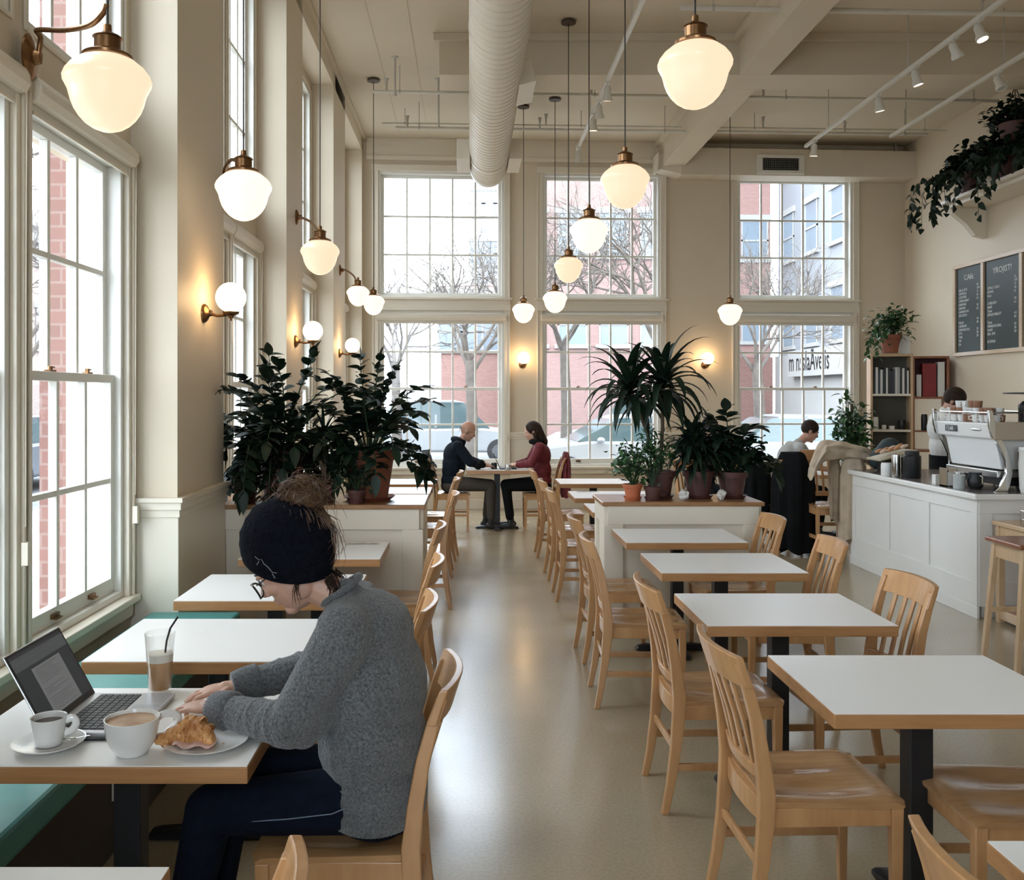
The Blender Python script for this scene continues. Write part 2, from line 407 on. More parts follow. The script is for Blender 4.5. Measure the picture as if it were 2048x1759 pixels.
# roller blinds --------------------------------------------------------------
blind_m = mat('blind_fabric', (.70,.66,.58), .6, var=.02, vscale=8)
def blind(MW, u0, u1, zt, label, grp):
    r = thing('roller_blind', label, 'blind', tuple(MW @ V(((u0+u1)/2, 0, zt-.1))), MW.to_euler().z, group=grp)
    q = M(); pr = [(-.06,-.0),(-.075,-.03),(-.078,-.065),(-.06,-.095),(-.03,-.102),(.0,-.09),(.0,-.0)]
    q.prism([(y, z+zt) for y, z in pr], u0, u1, lambda a, b, h: (h, a, b)).xf(MW).build('cassette', trim_m, r, bevel=.004)
    M().bx(u0+.03, u1-.03, -.025, -.02, zt-.13, zt-.09).xf(MW).build('fabric', blind_m, r)
    M().bx(u0+.03, u1-.03, -.03, -.015, zt-.145, zt-.13).xf(MW).build('bottom_bar', trim_m, r)
    q = M(); q.tube([(u1, -.06, zt-.08), (u1, -.058, zt-.6), (u1, -.055, 1.15)], .0025, 5).bx(u1-.015, u1+.015, -.07, -.045, 1.0, 1.09)
    q.xf(MW).build('pull_chain', trim_m, r)
bl = ['left wall window cropped by the frame edge','large left window above the teal bench','first window of the second left bay','left window behind the second globe sconce','first window of the third left bay','left window beside the third globe sconce','first window of the far left bay','left window next to the back corner']
for i, (a, b) in enumerate(lw[2:]):
    blind(ML, a-.02, b+.02, 2.96, 'rolled up cream roller blind on the '+bl[i], 'roller blinds of the left wall')
for i, (a, b) in enumerate(bwn):
    blind(MB, a-.09, b+.09, 2.86, 'rolled up cream roller blind over the '+['left','middle','right'][i]+' window of the back wall', 'roller blinds of the back wall')
# window bench -------------------------------------------------------------
r = thing('window_bench', 'built-in bench with teal vinyl cushions under the left windows', 'bench', (-1.45, 2.8, 0))
M().bx(-1.81+.0, -1.30, .4, 4.9, 0, .40).build('bench_base', dark_m, r, bevel=.004)
M().bx(-1.71, -1.24, .4, 4.9, .40, .425).build('seat_board', dark_m, r)
ys = [.4, 1.3, 2.2, 3.1, 4.0, 4.89]
for a, b in zip(ys, ys[1:]): M().bx(-1.695, -1.22, a+.004, b-.004, .425, .52).build('cushion', teal_m, r, bevel=.014)
o = M().bx(-1.298, -1.290, 3.33, 3.40, .20, .32).build('power_outlet', trim_m); tag(o, 'small cream power outlet on the dark bench base', 'outlet')
# left pier wall recess between bench and planter is plain wall
# ---------------------------------------------------------------- tables
def table_proto(wd, dp, z=.75):
    t = thing('cafe_table', None, 'table')
    M().bx(-wd/2, wd/2, -dp/2, dp/2, z-.045, z-.0025).build('tabletop', edge_m, t, local=True, bevel=.003)
    M().bx(-wd/2+.002, wd/2-.002, -dp/2+.002, dp/2-.002, z-.0025, z).build('laminate', lam_m, kids(t)[0], local=True)
    M().bx(-.037, .037, -.037, .037, .03, z-.05).bx(-.14, .14, -.14, .14, z-.052, z-.045).build('column', black_m, t, local=True, bevel=.006)
    q = M()
    for R in (Matrix.Identity(3), Rz(PI/2)):
        L = .27 if R[0][0] > .5 else min(.27, dp/2-.04)
        secs = []
        for x, h, wd_ in ((-L,.012,.028),(-L+.012,.026,.036),(-L+.05,.034,.038),(-.06,.044,.038),(.06,.044,.038),(L-.05,.034,.038),(L-.012,.026,.036),(L,.012,.028)):
            secs.append([R @ V(p) for p in ((x,-wd_,.004),(x,wd_,.004),(x,wd_,h*.7),(x,wd_*.6,h),(x,-wd_*.6,h),(x,-wd_,h*.7))])
        q.loft(secs)
    q.build('base', black_m, t, local=True, smooth=35)
    q = M()
    for x, y in ((-.23,0),(.23,0),(0,.2),(0,-.2)): q.cyl((x,y,0), .015, 0, .008, 10)
    q.build('foot_glide', black_m, t, local=True)
    return remember(t)
TL = table_proto(.80, .61); TR = table_proto(.765, .60)
used = set()
def table(proto, x, y, label, grp, sx=None):
    if proto.name not in used: used.add(proto.name); o = proto; o.location = (x, y, 0); o['label'] = label; o['group'] = grp
    else: o = dup(proto, (x, y, 0), label=label, group=grp)
    return o
gL = 'white topped tables along the window bench'; gR = 'white topped tables of the right row'; gB = 'white topped tables in the far half'
table(TL, -.952, 2.585, 'white topped wooden edged table holding the open laptop and cups', gL)
table(TL, -.945, 3.48, 'empty white topped table directly beyond the laptop table', gL)
table(TL, -.930, 4.42, 'empty white topped table by the pier, in front of the beanie', gL)
table(TL, -.905, 5.47, 'white topped table against the left planter with cutlery on it', gL)
table(TL, -.985, 1.49, 'cropped white table corner at the bottom left edge', gL)
table(TR, 1.435, 2.955, 'large white topped table nearest on the right, whole top in view', gR)
table(TR, 1.33, 3.97, 'second white topped table of the right row', gR)
table(TR, 1.375, 5.06, 'third white topped table of the right row', gR)
table(TR, 1.36, 6.04, 'white topped table pushed up to the right planter', gR)
table(TR, 1.45, 1.60, 'cropped white table corner at the bottom right edge', gR)
for x, y, l in ((-.79,8.02,'white topped table just behind the left planter'),(-.76,8.9,'second white table behind the left planter'),(-.74,9.8,'farthest white table on the left behind the potted plants')):
    table(TR, x, y, l, gB)
for x, y, l in ((1.35,7.52,'white topped table just behind the right planter'),(1.32,8.52,'white table second behind the right planter, cutlery on its edge'),(1.32,9.85,'farthest white table behind the right planter')):
    table(TR, x, y, l, gB)
table(TR, .34, 11.55, 'table under the back wall pier shared by the bald man and the woman', gB)
# ---------------------------------------------------------------- chairs (front faces +X)
def chair_proto():
    t = thing('dining_chair', None, 'chair')
    # saddle seat
    nx, ny = 14, 14; top = []; hw = lambda x: .192+.022*(x+.2)/.42
    X = [-.20+.42*i/nx for i in range(nx+1)]; vs = []; fs = []
    for i, x in enumerate(X):
        for j in range(ny+1):
            s_ = -1+2*j/ny; y = s_*hw(x); u = (x+.02)/.2; dz = -.019*math.exp(-((abs(s_)-.42)/.33)**2)*math.exp(-(u/.75)**2)
            e = max(abs(s_), 0)
            dz += -.006*(max(0, abs(s_)-.9)/.1)**2 - (.010*max(0, (x-.17)/.05)**2)
            ex = 0
            if abs(s_) == 1 and (i in (0, nx)): ex = .012 if i == 0 else -.012
            vs.append((x+ex, y, .458+dz))
    n = len(vs)
    for i, x in enumerate(X):
        for j in range(ny+1):
            p = vs[i*(ny+1)+j]; vs.append((p[0]*.985, p[1]*.97, .432))
    W = ny+1
    for i in range(nx):
        for j in range(ny):
            a = i*W+j; fs.append((a, a+W, a+W+1, a+1)); fs.append((n+a, n+a+1, n+a+W+1, n+a+W))
    for i in range(nx): fs.append((i*W, n+i*W, n+(i+1)*W, (i+1)*W)); a = i*W+ny; fs.append((a, a+W, n+a+W, n+a))
    for j in range(ny): fs.append((j, j+1, n+j+1, n+j)); a = nx*W+j; fs.append((a, n+a, n+a+1, a+1))
    q = M(); q.add(vs, fs); q.build('seat', seat_m, t, local=True, smooth=50, weld=True)
    prof = [(-.262,0,.014),(-.238,.12,.017),(-.218,.26,.021),(-.205,.40,.026),(-.203,.47,.026),(-.215,.58,.022),(-.235,.70,.019),(-.262,.80,.017),(-.285,.865,.015)]
    for s_ in (-1, 1):
        y = s_*.188; q = M(); secs = []
        for x, z, h in prof:
            yy = y*(1 if z < .5 else 1-.04*(z-.5)); secs.append([(x-h, yy-.0135, z), (x+h, yy-.0135, z), (x+h, yy+.0135, z), (x-h, yy+.0135, z)])
        q.loft(secs).build('back_post', chair_m, t, local=True, bevel=.004)
    def rail(z0, z1, bow, lean0, lean1, th, hw_=.205, nm='crest_rail', up=0):
        q = M(); secs = []
        for i in range(11):
            s_ = -1+2*i/10; y = s_*hw_; b = -bow*(1-s_*s_); c = up*(1-s_*s_)
            secs.append([(lean0+b-th/2, y, z0), (lean0+b+th/2, y, z0), (lean1+b+th/2, y, z1+c), (lean1+b-th/2, y, z1+c)])
        q.loft(secs).build(nm, chair_m, t, local=True, bevel=.004, smooth=None)
    rail(.795, .89, .04, -.258, -.290, .024, nm='crest_rail', up=.004)
    rail(.50, .54, .022, -.196, -.203, .02, hw_=.178, nm='lower_rail')
    for s_ in (-.6, -.2, .2, .6):
        y = s_*.17; b = -.035*(1-s_*s_*.7); q = M()
        q.loft([[(x-.006, y+k*.011, z) if False else (x+dx, y+dy, z) for dx, dy in ((-.006,-.012),(.006,-.012),(.006,.012),(-.006,.012))] for x, z in ((-.20-.02*(1-s_*s_), .535),(-.222+b*.75,.66),(-.258+b,.80))])
        q.build('slat', chair_m, t, local=True, bevel=.003)
    for s_ in (-1, 1):
        q = M(); y = s_*.186; q.loft([[(.172-.0, y-.018, .432), (.21, y-.018, .432), (.21, y+.018, .432), (.172, y+.018, .432)], [(.180, y-.013, 0), (.206, y-.013, 0), (.206, y+.013, 0), (.180, y+.013, 0)]])
        q.build('front_leg', chair_m, t, local=True, bevel=.004)
    q = M()
    for s_ in (-1, 1): q.bx(-.19, .18, s_*.185-.009, s_*.185+.009, .375, .432)
    q.bx(.182, .202, -.17, .17, .375, .432); q.build('apron', chair_m, t, local=True, bevel=.003)
    # curved block at the back of the seat
    q = M(); secs = []
    for i in range(9):
        s_ = -1+2*i/8; y = s_*.175; b = -.018*(1-s_*s_); secs.append([(-.205+b, y, .375), (-.18+b, y, .375), (-.18+b, y, .445), (-.205+b, y, .445)])
    q.loft(secs).build('rear_apron', chair_m, t, local=True, bevel=.003)
    for s_ in (-1, 1):
        M().bx(-.215, .19, s_*.186-.008, s_*.186+.008, .17, .20).build('stretcher', chair_m, t, local=True, bevel=.003)
    M().bx(-.225, -.209, -.18, .18, .24, .27).build('stretcher', chair_m, t, local=True, bevel=.003)
    return remember(t)
CP = chair_proto(); first = [True]
def chair(x, y, rz, label, grp):
    if first[0]: first[0] = False; o = CP; o.location = (x, y, 0); o.rotation_euler = (0,0,rz); o['label'] = label; o['group'] = grp
    else: o = dup(CP, (x, y, 0), rz, label, group=grp)
    WI[o.name] = (Matrix.Translation((x,y,0)) @ Matrix.Rotation(rz, 4, 'Z')).inverted()
    return o
D = math.radians
gA = 'wooden slat-back chairs on the aisle side of the right row'; gC = 'wooden chairs on the counter side of the right row'; gD = 'wooden chairs on the aisle side of the left row'
chair(1.085, 2.95, D(2), 'light wooden chair at the nearest whole right table, its saddle seat fully visible', gA)
chair(1.035, 3.86, D(1), 'light wooden chair on the aisle side of the second right table', gA)
chair(.945, 5.08, D(-2), 'light wooden chair on the aisle side of the third right table', gA)
chair(.965, 5.92, D(2), 'light wooden chair on the aisle side of the table at the right planter', gA)
chair(1.13, 1.53, D(4), 'light wooden chair back cropped by the bottom edge at the right', gA)
chair(.965, 7.62, 0, 'wooden chair on the aisle just behind the right planter', gA)
chair(.965, 8.48, D(1), 'second wooden chair on the aisle behind the right planter', gA)
chair(.955, 9.62, 0, 'farthest wooden chair of the right aisle side', gA)
chair(1.655, 2.83, PI, 'wooden chair at the right edge with its seat under the nearest table', gC)
chair(1.60, 3.93, PI+D(3), 'wooden chair behind the second right table, facing the aisle', gC)
chair(1.67, 4.98, PI-D(2), 'wooden chair behind the third right table, facing the aisle', gC)
chair(1.67, 5.93, PI+D(2), 'wooden chair at the counter side of the planter table', gC)
chair(-.36, 2.63, PI, 'wooden chair the woman in the grey sweater sits on', gD)
chair(-.60, 1.43, PI, 'wooden chair back cropped by the bottom edge below the seated woman', gD)
chair(-.46, 3.52, PI, 'wooden chair tucked in right behind the grey sweater', gD)
chair(-.46, 4.38, PI-D(1), 'wooden chair at the left row table before the planter', gD)
chair(-.48, 5.55, PI, 'wooden chair beside the end of the left planter', gD)
chair(-.42, 7.35, PI+D(2), 'wooden chair on the aisle just behind the left planter', gD)
chair(-.43, 8.62, PI, 'wooden chair second behind the left planter', gD)
chair(-.40, 9.45, PI-D(3), 'farthest wooden chair of the left aisle side', gD)
gE = 'wooden chairs at the back table'
man_ch = chair(-.22, 11.55, 0, 'wooden chair under the bald man at the back table', gE)
wom_ch = chair(.88, 11.55, PI, 'wooden chair under the woman in red at the back table', gE)
# ---------------------------------------------------------------- planters
def planter(x0, x1, y0, y1, label, ztop=.92):
    r = thing('planter_box', label, 'partition', ((x0+x1)/2, (y0+y1)/2, 0))
    M().bx(x0+.037, x1-.037, y0+.037, y1-.037, 0, ztop-.03).build('cabinet', trim_m, r, bevel=.004)
    M().bx(x0, x1, y0, y1, ztop-.03, ztop).build('ledge', ledge_m, r, bevel=.006)
    q = M()
    for a, b, ya, yb in ((x0+.037, x1-.037, y0+.013, y0+.037),):
        q.bx(a, b, ya, yb, ztop-.16, ztop-.03).bx(a, b, ya, yb, 0, .16).bx(a-.024, a+.11, ya, yb, .16, ztop-.16).bx(b-.11, b+.024, ya, yb, .16, ztop-.16)
    for xs in ((x0+.013, x0+.037), (x1-.037, x1-.013)):
        q.bx(*xs, y0+.037, y1-.025, ztop-.16, ztop-.03).bx(*xs, y0+.025, y1-.025, 0, .16).bx(*xs, y0+.025, y0+.1, .16, ztop-.16).bx(*xs, y1-.1, y1-.025, .16, ztop-.16)
    q.build('panel_frame', trim_m, r, bevel=.003)
    M().bx(x0+.01, x1-.01, y0+.005, y0+.014, 0, .1).build('kick_board', trim_m, r)
planter(-1.80, -.285, 5.83, 6.45, 'low cream planter wall with wood ledge holding the big left plants', .975)
planter(.93, 2.07, 6.45, 6.98, 'low cream planter wall with wood ledge holding the right row of pots')
# ---------------------------------------------------------------- pendant lamps
SH = [(.52,.82),(.66,.755),(.84,.61),(.955,.46),(1,.34),(.99,.255),(.94,.16),(.885,.05),(.855,-.06),(.82,-.2),(.75,-.38),(.65,-.54),(.51,-.69),(.35,-.80),(.18,-.865),(0,-.885)]
def pend_cap(R):
    return [(.56*R,.84*R),(.57*R,.90*R),(.50*R,.95*R),(.36*R,.99*R),(.30*R,1.03*R),(.30*R,1.30*R),(.34*R,1.32*R),(.30*R,1.36*R),(.17*R,1.42*R),(.10*R,1.47*R),(.09*R,1.62*R),(.02*R,1.66*R)]
def pendant(px, py, wpx, Y, label, m=None, name='pendant_lamp', ceil=True, grp='schoolhouse pendant lamps of the middle row', cordtop=None):
    R = wpx/2*Y/FPX; x = (px-940)*Y/FPX; z = HC+(790-py)*Y/FPX
    r = thing(name, label, 'lamp', (x, Y, z), group=grp)
    sh = M().lathe([(a*R, b*R) for a, b in SH], n=40).build('shade', m or shade_m, r, local=True, smooth=60)
    M().lathe(pend_cap(R), n=28).build('cap', brass_m, r, local=True, smooth=35)
    if ceil:
        top = (ZC if not (9.4 < Y < 10.1 and x > -.35) else 5.0)-z
        M().tube([(0,0,1.6*R), (0,0,top-.02)], .0045, 8).build('cord', cord_m, r, local=True)
        M().lathe([(.02,top-.035),(.075,top-.03),(.075,top-.012),(.06,top)], n=20).build('canopy', canopy_m, r, local=True, smooth=35)
    return r, (x, Y, z), R
gM = 'schoolhouse pendant lamps of the middle row'; gP = 'schoolhouse pendant lamps by the left wall'
pendant(1390, 152, 148, 3.95, 'largest white glass pendant lamp, top right of centre', grp=gM)
pendant(1250, 374, 98, 5.9, 'pendant lamp in front of the right half of the middle back window', grp=gM)
pendant(1178, 472, 77, 8.2, 'bright pendant lamp third in the middle row', shade_w, grp=gM)
pendant(1137, 540, 58, 9.2, 'pendant lamp fourth in the middle row', grp=gM)
pendant(1110, 604, 49, 11.6, 'egg shaped small pendant lamp fifth in the middle row', shade_w, grp=gM)
pendant(1047, 626, 45, 11.9, 'small pendant lamp hanging before the pier between the left and middle windows', shade_w, grp=gM)
pendant(1460, 629, 48, 11.6, 'lone small pendant lamp hanging before the pier left of the right window', shade_w, grp=gM)
L1 = pendant(215, 188, 170, 3.30, 'big glowing pendant lamp at the top left on a brass arm', grp=gP)
L2 = pendant(487, 392, 112, 5.05, 'second pendant lamp of the left wall row with small hooked brass arm', shade_w, grp=gP)
L3 = pendant(640, 515, 78, 7.3, 'third pendant lamp of the left wall row', grp=gP)
L4 = pendant(716, 592, 46, 10.2, 'small pendant lamp partly behind another on a curved brass arm', shade_w, ceil=False, grp=gP)
L5 = pendant(747, 610, 45, 10.9, 'farthest pendant lamp of the left wall row, before the corner', shade_w, grp=gP)
def arm(plate, pts, label, plr=.06, nrm=(1,0,0)):
    r = thing('lamp_bracket', label, 'bracket', plate, group='brass arms on the left wall')
    R = V(nrm).to_track_quat('Z', 'Y').to_matrix()
    M().lathe([(plr,0),(plr,.008),(plr*.8,.018),(plr*.35,.026),(plr*.3,.05),(0,.055)], plate, 20, R, sq=1.5).build('wall_plate', brass_m, r, smooth=40)
    # smooth curve
    P = [V(p) for p in pts]; out = []
    for i in range(len(P)-1):
        p0 = P[max(i-1,0)]; p1 = P[i]; p2 = P[i+1]; p3 = P[min(i+2,len(P)-1)]
        for k in range(6):
            t = k/6; out.append(.5*((2*p1)+(p2-p0)*t+(2*p0-5*p1+4*p2-p3)*t*t+(3*p1-p0-3*p2+p3)*t**3))
    out.append(P[-1]); M().tube(out, .0105, 10).build('arm', brass_m, r, smooth=60)
def W(px, py, Y): return ((px-940)*Y/FPX, Y, HC+(790-py)*Y/FPX)
arm((XL+.045, 3.675, W(25,100,3.6)[2]), [(XL+.08, 3.67, 3.0), (XL+.10, 3.66, 3.09), W(75,60,3.6), W(130,60,3.45), W(180,50,3.35), W(207,25,3.31), W(213,8,3.30)], 'brass arm reaching from the left wall to the top left lamp', .062)
arm((XP, 5.75, W(447,372,5.75)[2]), [(XP+.03,5.75,2.97),(XP+.035,5.7,3.06), W(462,320,5.5), W(476,326,5.25), W(480,350,5.1)], 'short hooked brass arm at the second left lamp', .035)
arm((XP, 8.25, W(583,432,8.2)[2]), [(XP+.03,8.25,3.26), W(600,434,8.0), W(622,444,7.6), W(636,462,7.35)], 'curved brass arm on the second pier', .045)
arm((XP, 11.0, W(672,540,11.0)[2]), [(XP+.03,11.0,3.17), W(692,540,10.7), W(708,552,10.4), W(715,570,10.2)], 'curved brass arm on the third pier', .045)
# ---------------------------------------------------------------- globe sconces
def sconce(loc, rz, label, grp, s_=1.0):
    r = thing('globe_sconce', label, 'wall lamp', loc, rz, group=grp)     # local +X leaves the wall
    R = Ry(PI/2)
    M().lathe([(.055,0),(.055,.01),(.045,.022),(.02,.035),(.018,.05)], (0,0,-.07), 20, R, sq=1).build('wall_plate', brass_m, r, local=True, smooth=40)
    M().tube([(.03,0,-.07),(.08,0,-.085),(.135,0,-.08),(.155,0,-.07)], .009, 8).lathe([(.012,-.10),(.02,-.085),(.045,-.075),(.05,-.062),(.035,-.06)], (.16,0,0), 16).build('arm', brass_m, r, local=True, smooth=40)
    M().tube([(.16,0,-.085),(.16,0,-.115)], .007, 8).build('switch', brass_m, r, local=True)
    M().lathe([(0,-.0875)]+[(.0875*math.sin(t), -.0875*math.cos(t)) for t in [PI*i/16 for i in range(1,16)]]+[(0,.0875)], (.16,0,.022), 28).build('globe', globe_m, r, local=True, smooth=70)
    return r
gS = 'opal globe wall lamps on the left piers'
sconce((XP, 5.38, 2.22), 0, 'largest globe wall lamp, on the nearest pier', gS)
sconce((XP, 8.19, 2.22), 0, 'globe wall lamp on the second pier', gS)
sconce((XP, 10.95, 2.24), 0, 'globe wall lamp on the third pier, above the big plants', gS)
for px, l in ((1045, 'globe wall lamp on the back pier between the left and middle windows'), (1409, 'globe wall lamp on the back pier beside the tall spiky plant')):
    sconce(tuple(MB @ V((bu(px), 0, 2.19))), -PI/2+BA, l, 'opal globe wall lamps on the back wall')
# ---------------------------------------------------------------- ducts
dy = lambda px, Y: (px-940)*Y/FPX
r = thing('spiral_duct', 'round cream spiral duct running under the ceiling toward the back wall', 'duct', (.235, 4, 4.62))
R_ = .237; q = M(); prof = []; y = -3.5
M().lathe([(R_, y), (R_, 11.95)], (.235,0,4.62), 48, Rx(-PI/2)).build('duct_body', duct_m, r, smooth=60)
q = M(); y = 2.5
while y < 11.9:
    q.lathe([(R_, y-.010), (R_+.007, y-.005), (R_+.007, y+.005), (R_, y+.010)], (.235,0,4.62), 40, Rx(-PI/2)); y += .115
q.build('spiral_seam', duct_m, r, smooth=60)
for y in (5.0, 7.35, 9.2, 11.2):
    M().lathe([(R_+.001, y-.035), (R_+.010, y-.03), (R_+.010, y+.03), (R_+.001, y+.035)], (.235,0,4.62), 40, Rx(-PI/2)).build('coupling_band', duct_m, r, smooth=40)
    M().tube([(.235,y,4.62+R_), (.235,y,ZC)], .006, 6).build('hanger_rod', steel_m, r)
M().box((.50,8.65,4.60), (.16,.62,.20), Ry(-.25)).build('side_register', duct_m, r, bevel=.004)
for xa, xb in ((-.16,.0),(.47,.62)): M().bx(xa,xb, 11.0,11.7, 4.50,4.74).build('side_register', duct_m, r, bevel=.004)
M().lathe([(R_-.001, 11.95), (R_*.96, 12.05), (R_*.8,12.12),(0,12.14)], (.235,0,4.62), 40, Rx(-PI/2)).build('end_cap', duct_m, r, smooth=50)
r = thing('rectangular_duct', 'boxy cream air duct along the top of the back wall at the right', 'duct', (4.7, 12.95, 4.78))
ld = MB
M().bx(4.62, 8.6, -.36, -.0, 4.87, 5.26).xf(MB).build('duct_body', duct_m, r, bevel=.004)
q = M(); q.loft([[(4.62,-.36,4.87),(4.62,0,4.87),(4.62,0,5.26),(4.62,-.36,5.26)], [(4.30,-.30,4.96),(4.30,-.06,4.96),(4.30,-.06,5.16),(4.30,-.30,5.16)]])
q.bx(4.27,4.30,-.33,-.03,4.93,5.19); q.xf(MB).build('tapered_end', duct_m, r, bevel=.003)
for u in (4.62, 5.15, 7.0): M().bx(u-.01,u+.01,-.365,0,4.865,5.265).xf(MB).build('duct_seam', duct_m, r)
for u in (4.9, 6.6, 7.9): M().bx(u-.015,u+.015,-.2,-.17,5.26,5.42).xf(MB).build('hanger_strap', steel_m, r)
v = thing('air_vent', 'dark slotted air vent with cream frame on the boxy duct', 'vent', tuple(MB @ V((6.05,-.36,4.88))), BA)
q = M(); q.bx(5.72,6.42,-.40,-.36,4.89,4.94).bx(5.72,6.42,-.40,-.36,5.12,5.165).bx(5.72,5.80,-.40,-.36,4.94,5.12).bx(6.34,6.42,-.40,-.36,4.94,5.12); q.xf(MB).build('frame', sash_m, v, bevel=.004)
M().bx(5.80,6.34,-.38,-.36,4.94,5.12).xf(MB).build('backing', black_m, v)
q = M()
for i in range(18): q.bx(5.81+i*.0305, 5.815+i*.0305, -.395,-.38,4.94,5.12)
for i in range(5): q.bx(5.80,6.34,-.395,-.38,4.965+i*.034,4.969+i*.034)
q.xf(MB).build('louvre', mat('vent_grey', (.16,.16,.14), .5), v)
# ---------------------------------------------------------------- sprinkler pipes
pipe_m = mat('pipe_paint', (.66,.62,.54), .45, var=.03)
rod_m = mat('rod_paint', (.5,.46,.4), .5)
def pipe(x0, x1, Y, z, heads, label, rr=.018):
    r = thing('sprinkler_pipe', label, 'pipe', ((x0+x1)/2, Y, z), group='sprinkler pipes under the ceiling')
    s_ = .045
    f = lambda x: Y+s_*(x-x0)
    M().tube([(x0,f(x0),z),(x1,f(x1),z)], rr, 10).build('pipe_run', pipe_m, r, smooth=60)
    for x in heads:
        q = M(); q.tube([(x,f(x),z),(x,f(x),z+.10)], .012, 8).lathe([(.02,z+.10),(.014,z+.12),(.028,z+.15),(.005,z+.155)], (x,f(x),0), 10)
        q.build('sprinkler_head', rod_m, r, smooth=40)
    n = max(2, int((x1-x0)/1.8)); xs = [x0+.3+(x1-x0-.6)*i/(n-1) for i in range(n)]
    for x in xs:
        M().tube([(x,f(x),z+rr),(x,f(x),ZC)], .006, 6).lathe([(rr+.006,-.012),(rr+.006,.012)], (x,f(x),z), 12, Ry(PI/2)).build('hanger', rod_m, r)
pipe(-1.1, 6.2, 10.45, 5.12, (-.95, 1.4, 3.4), 'long sprinkler pipe with upright heads behind the ceiling beam')
pipe(-1.15, 6.4, 12.0, 5.22, (1.0, 3.9, 5.0), 'upper thin sprinkler pipe near the back wall', .012)
pipe(-.95, 6.0, 11.75, 5.09, (-.8, .9, 4.9), 'lower sprinkler pipe near the back wall')
pipe(1.9, 6.3, 8.3, 5.17, (2.9, 4.7), 'sprinkler pipe at the top edge of the ceiling view', .024)
for px, py, Y, l in ((877,250,10.9,'single sprinkler drop left of the round duct'),(790,185,10.2,'small sprinkler drop near the far left pendant')):
    x, y_, z = W(px, py, Y); q = M(); q.tube([(x,Y,ZC),(x,Y,z)], .011, 8).lathe([(.012,z-.04),(.022,z-.03),(.014,z)], (x,Y,0), 10).lathe([(.04,ZC-.008),(.04,ZC)], (x,Y,0), 14)
    tag(q.build('sprinkler_drop', rod_m, smooth=40), l, 'sprinkler')
# ---------------------------------------------------------------- tracks and spots
track_m = mat('track_paint', (.70,.67,.60), .4)
def track(x, y0, y1, z, label, rods):
    r = thing('lighting_track', label, 'track', (x, (y0+y1)/2, z), group='ceiling lighting tracks')
    M().bx(x-.02, x+.02, y0, y1, z-.018, z+.018).build('rail', track_m, r, bevel=.003)
    for y in rods: M().tube([(x,y,z+.018),(x,y,5.0 if 9.5 < y < 10.05 else ZC)], .006, 6).build('hanger_rod', rod_m, r)
track(4.29, 3.0, 11.75, 4.85, 'long lighting track over the counter aisle', (7.6, 9.0, 11.0))
track(5.17, 3.5, 11.3, 4.85, 'right hand lighting track above the hanging shelf', (8.9, 10.9))
track(1.39, 3.0, 11.9, 4.85, 'lighting track left of the long ceiling beam', (7.9, 10.6))
def spot(x, y, z, ax, ay, label, on=True, s_=1.0):
    r = thing('track_spotlight', label, 'spotlight', (x, y, z), group='spotlights on the ceiling tracks')
    d = V((ax, ay, -1)).normalized(); R = d.to_track_quat('-Z', 'Y').to_matrix()
    M().tube([(0,0,-.018),(0,0,-.09)], .009, 8).bx(-.025,.025,-.04,.04,-.03,-.016).build('stem', track_m, r, local=True)
    c = V((0,0,-.10))
    M().lathe([(.022,.05),(.036,.02),(.036,-.04),(.052,-.075),(.052,-.10),(.044,-.10),(.040,-.08)], c, 18, R).build('lamp_can', track_m, r, local=True, smooth=40)
    M().lathe([(.043,-.090),(.043,-.086)], c, 16, R).build('bulb', bulb_m if on else steel_m, r, local=True)
    if on:
        ld = bpy.data.lights.new('spot_glow', 'SPOT'); ld.energy = 22*LAMP; ld.color = (1,.82,.6); ld.spot_size = 1.2; ld.spot_blend = .6; ld.shadow_soft_size = .04
        lo = bpy.data.objects.new('spot_glow', ld); C.objects.link(lo); lo.parent = r; lo.location = c+d*.12; lo.rotation_euler = R.to_euler()
for x, y, ax, ay, l, on in ((4.29,7.75,.2,-.3,'lit spotlight at the upper right end of the counter track',True),(4.29,8.15,.5,.1,'unlit spotlight hanging second from the upper right end',False),(4.29,8.85,.3,.0,'lit spotlight in the middle of the counter track',True),(4.29,9.65,.2,.1,'lit spotlight beyond the middle of the counter track',True),(4.29,11.45,0,.2,'lit spotlight at the far end of the counter track by the boxy duct',True),
    (5.17,9.0,.2,-.4,'unlit spotlight on the right hand track',False),
    (1.39,9.3,0,.3,'upper of the three spots on the left track',True),(1.39,9.9,.1,.3,'middle of the three spots on the left track',True),(1.39,10.35,0,.2,'lower of the three spots on the left track',True),(1.39,11.75,0,.3,'unlit spotlight at the far end of the left track',False)):
    spot(x, y, 4.85, ax, ay, l, on)
# ---------------------------------------------------------------- counter
counter_m = mat('counter_white_paint', (.75,.74,.70), .42, var=.015, vscale=3)
stone_m = mat('speckled_granite', (.30,.27,.25), .2, col2=(.10,.09,.085), vscale=70, coat=.4)
CX, CY0, CY1, CZ = 3.80, 6.87, 9.15, .935
r = thing('service_counter', 'white panelled service counter with stone top at the right', 'counter', (4.3, 8, 0))
M().bx(CX, 4.62, CY0, CY1, .09, CZ-.045).bx(CX+.04, 4.58, CY0+.03, CY1-.03, 0, .09).bx(4.62, 5.6, CY0, CY0+.7, .09, CZ-.045).bx(4.6,5.58,CY0+.03,CY0+.66,0,.09).build('cabinet', counter_m, r, bevel=.004)
q = M(); x0 = CX-.012
for a, b in ((CY0, CY0+.10), (CY0+.72, CY0+.84), (CY0+1.44, CY0+1.56), (CY1-.10, CY1)): q.bx(x0, CX, a, b, .27, CZ-.15)
q.bx(x0, CX, CY0, CY1, CZ-.15, CZ-.045).bx(x0, CX, CY0, CY1, .09, .27)
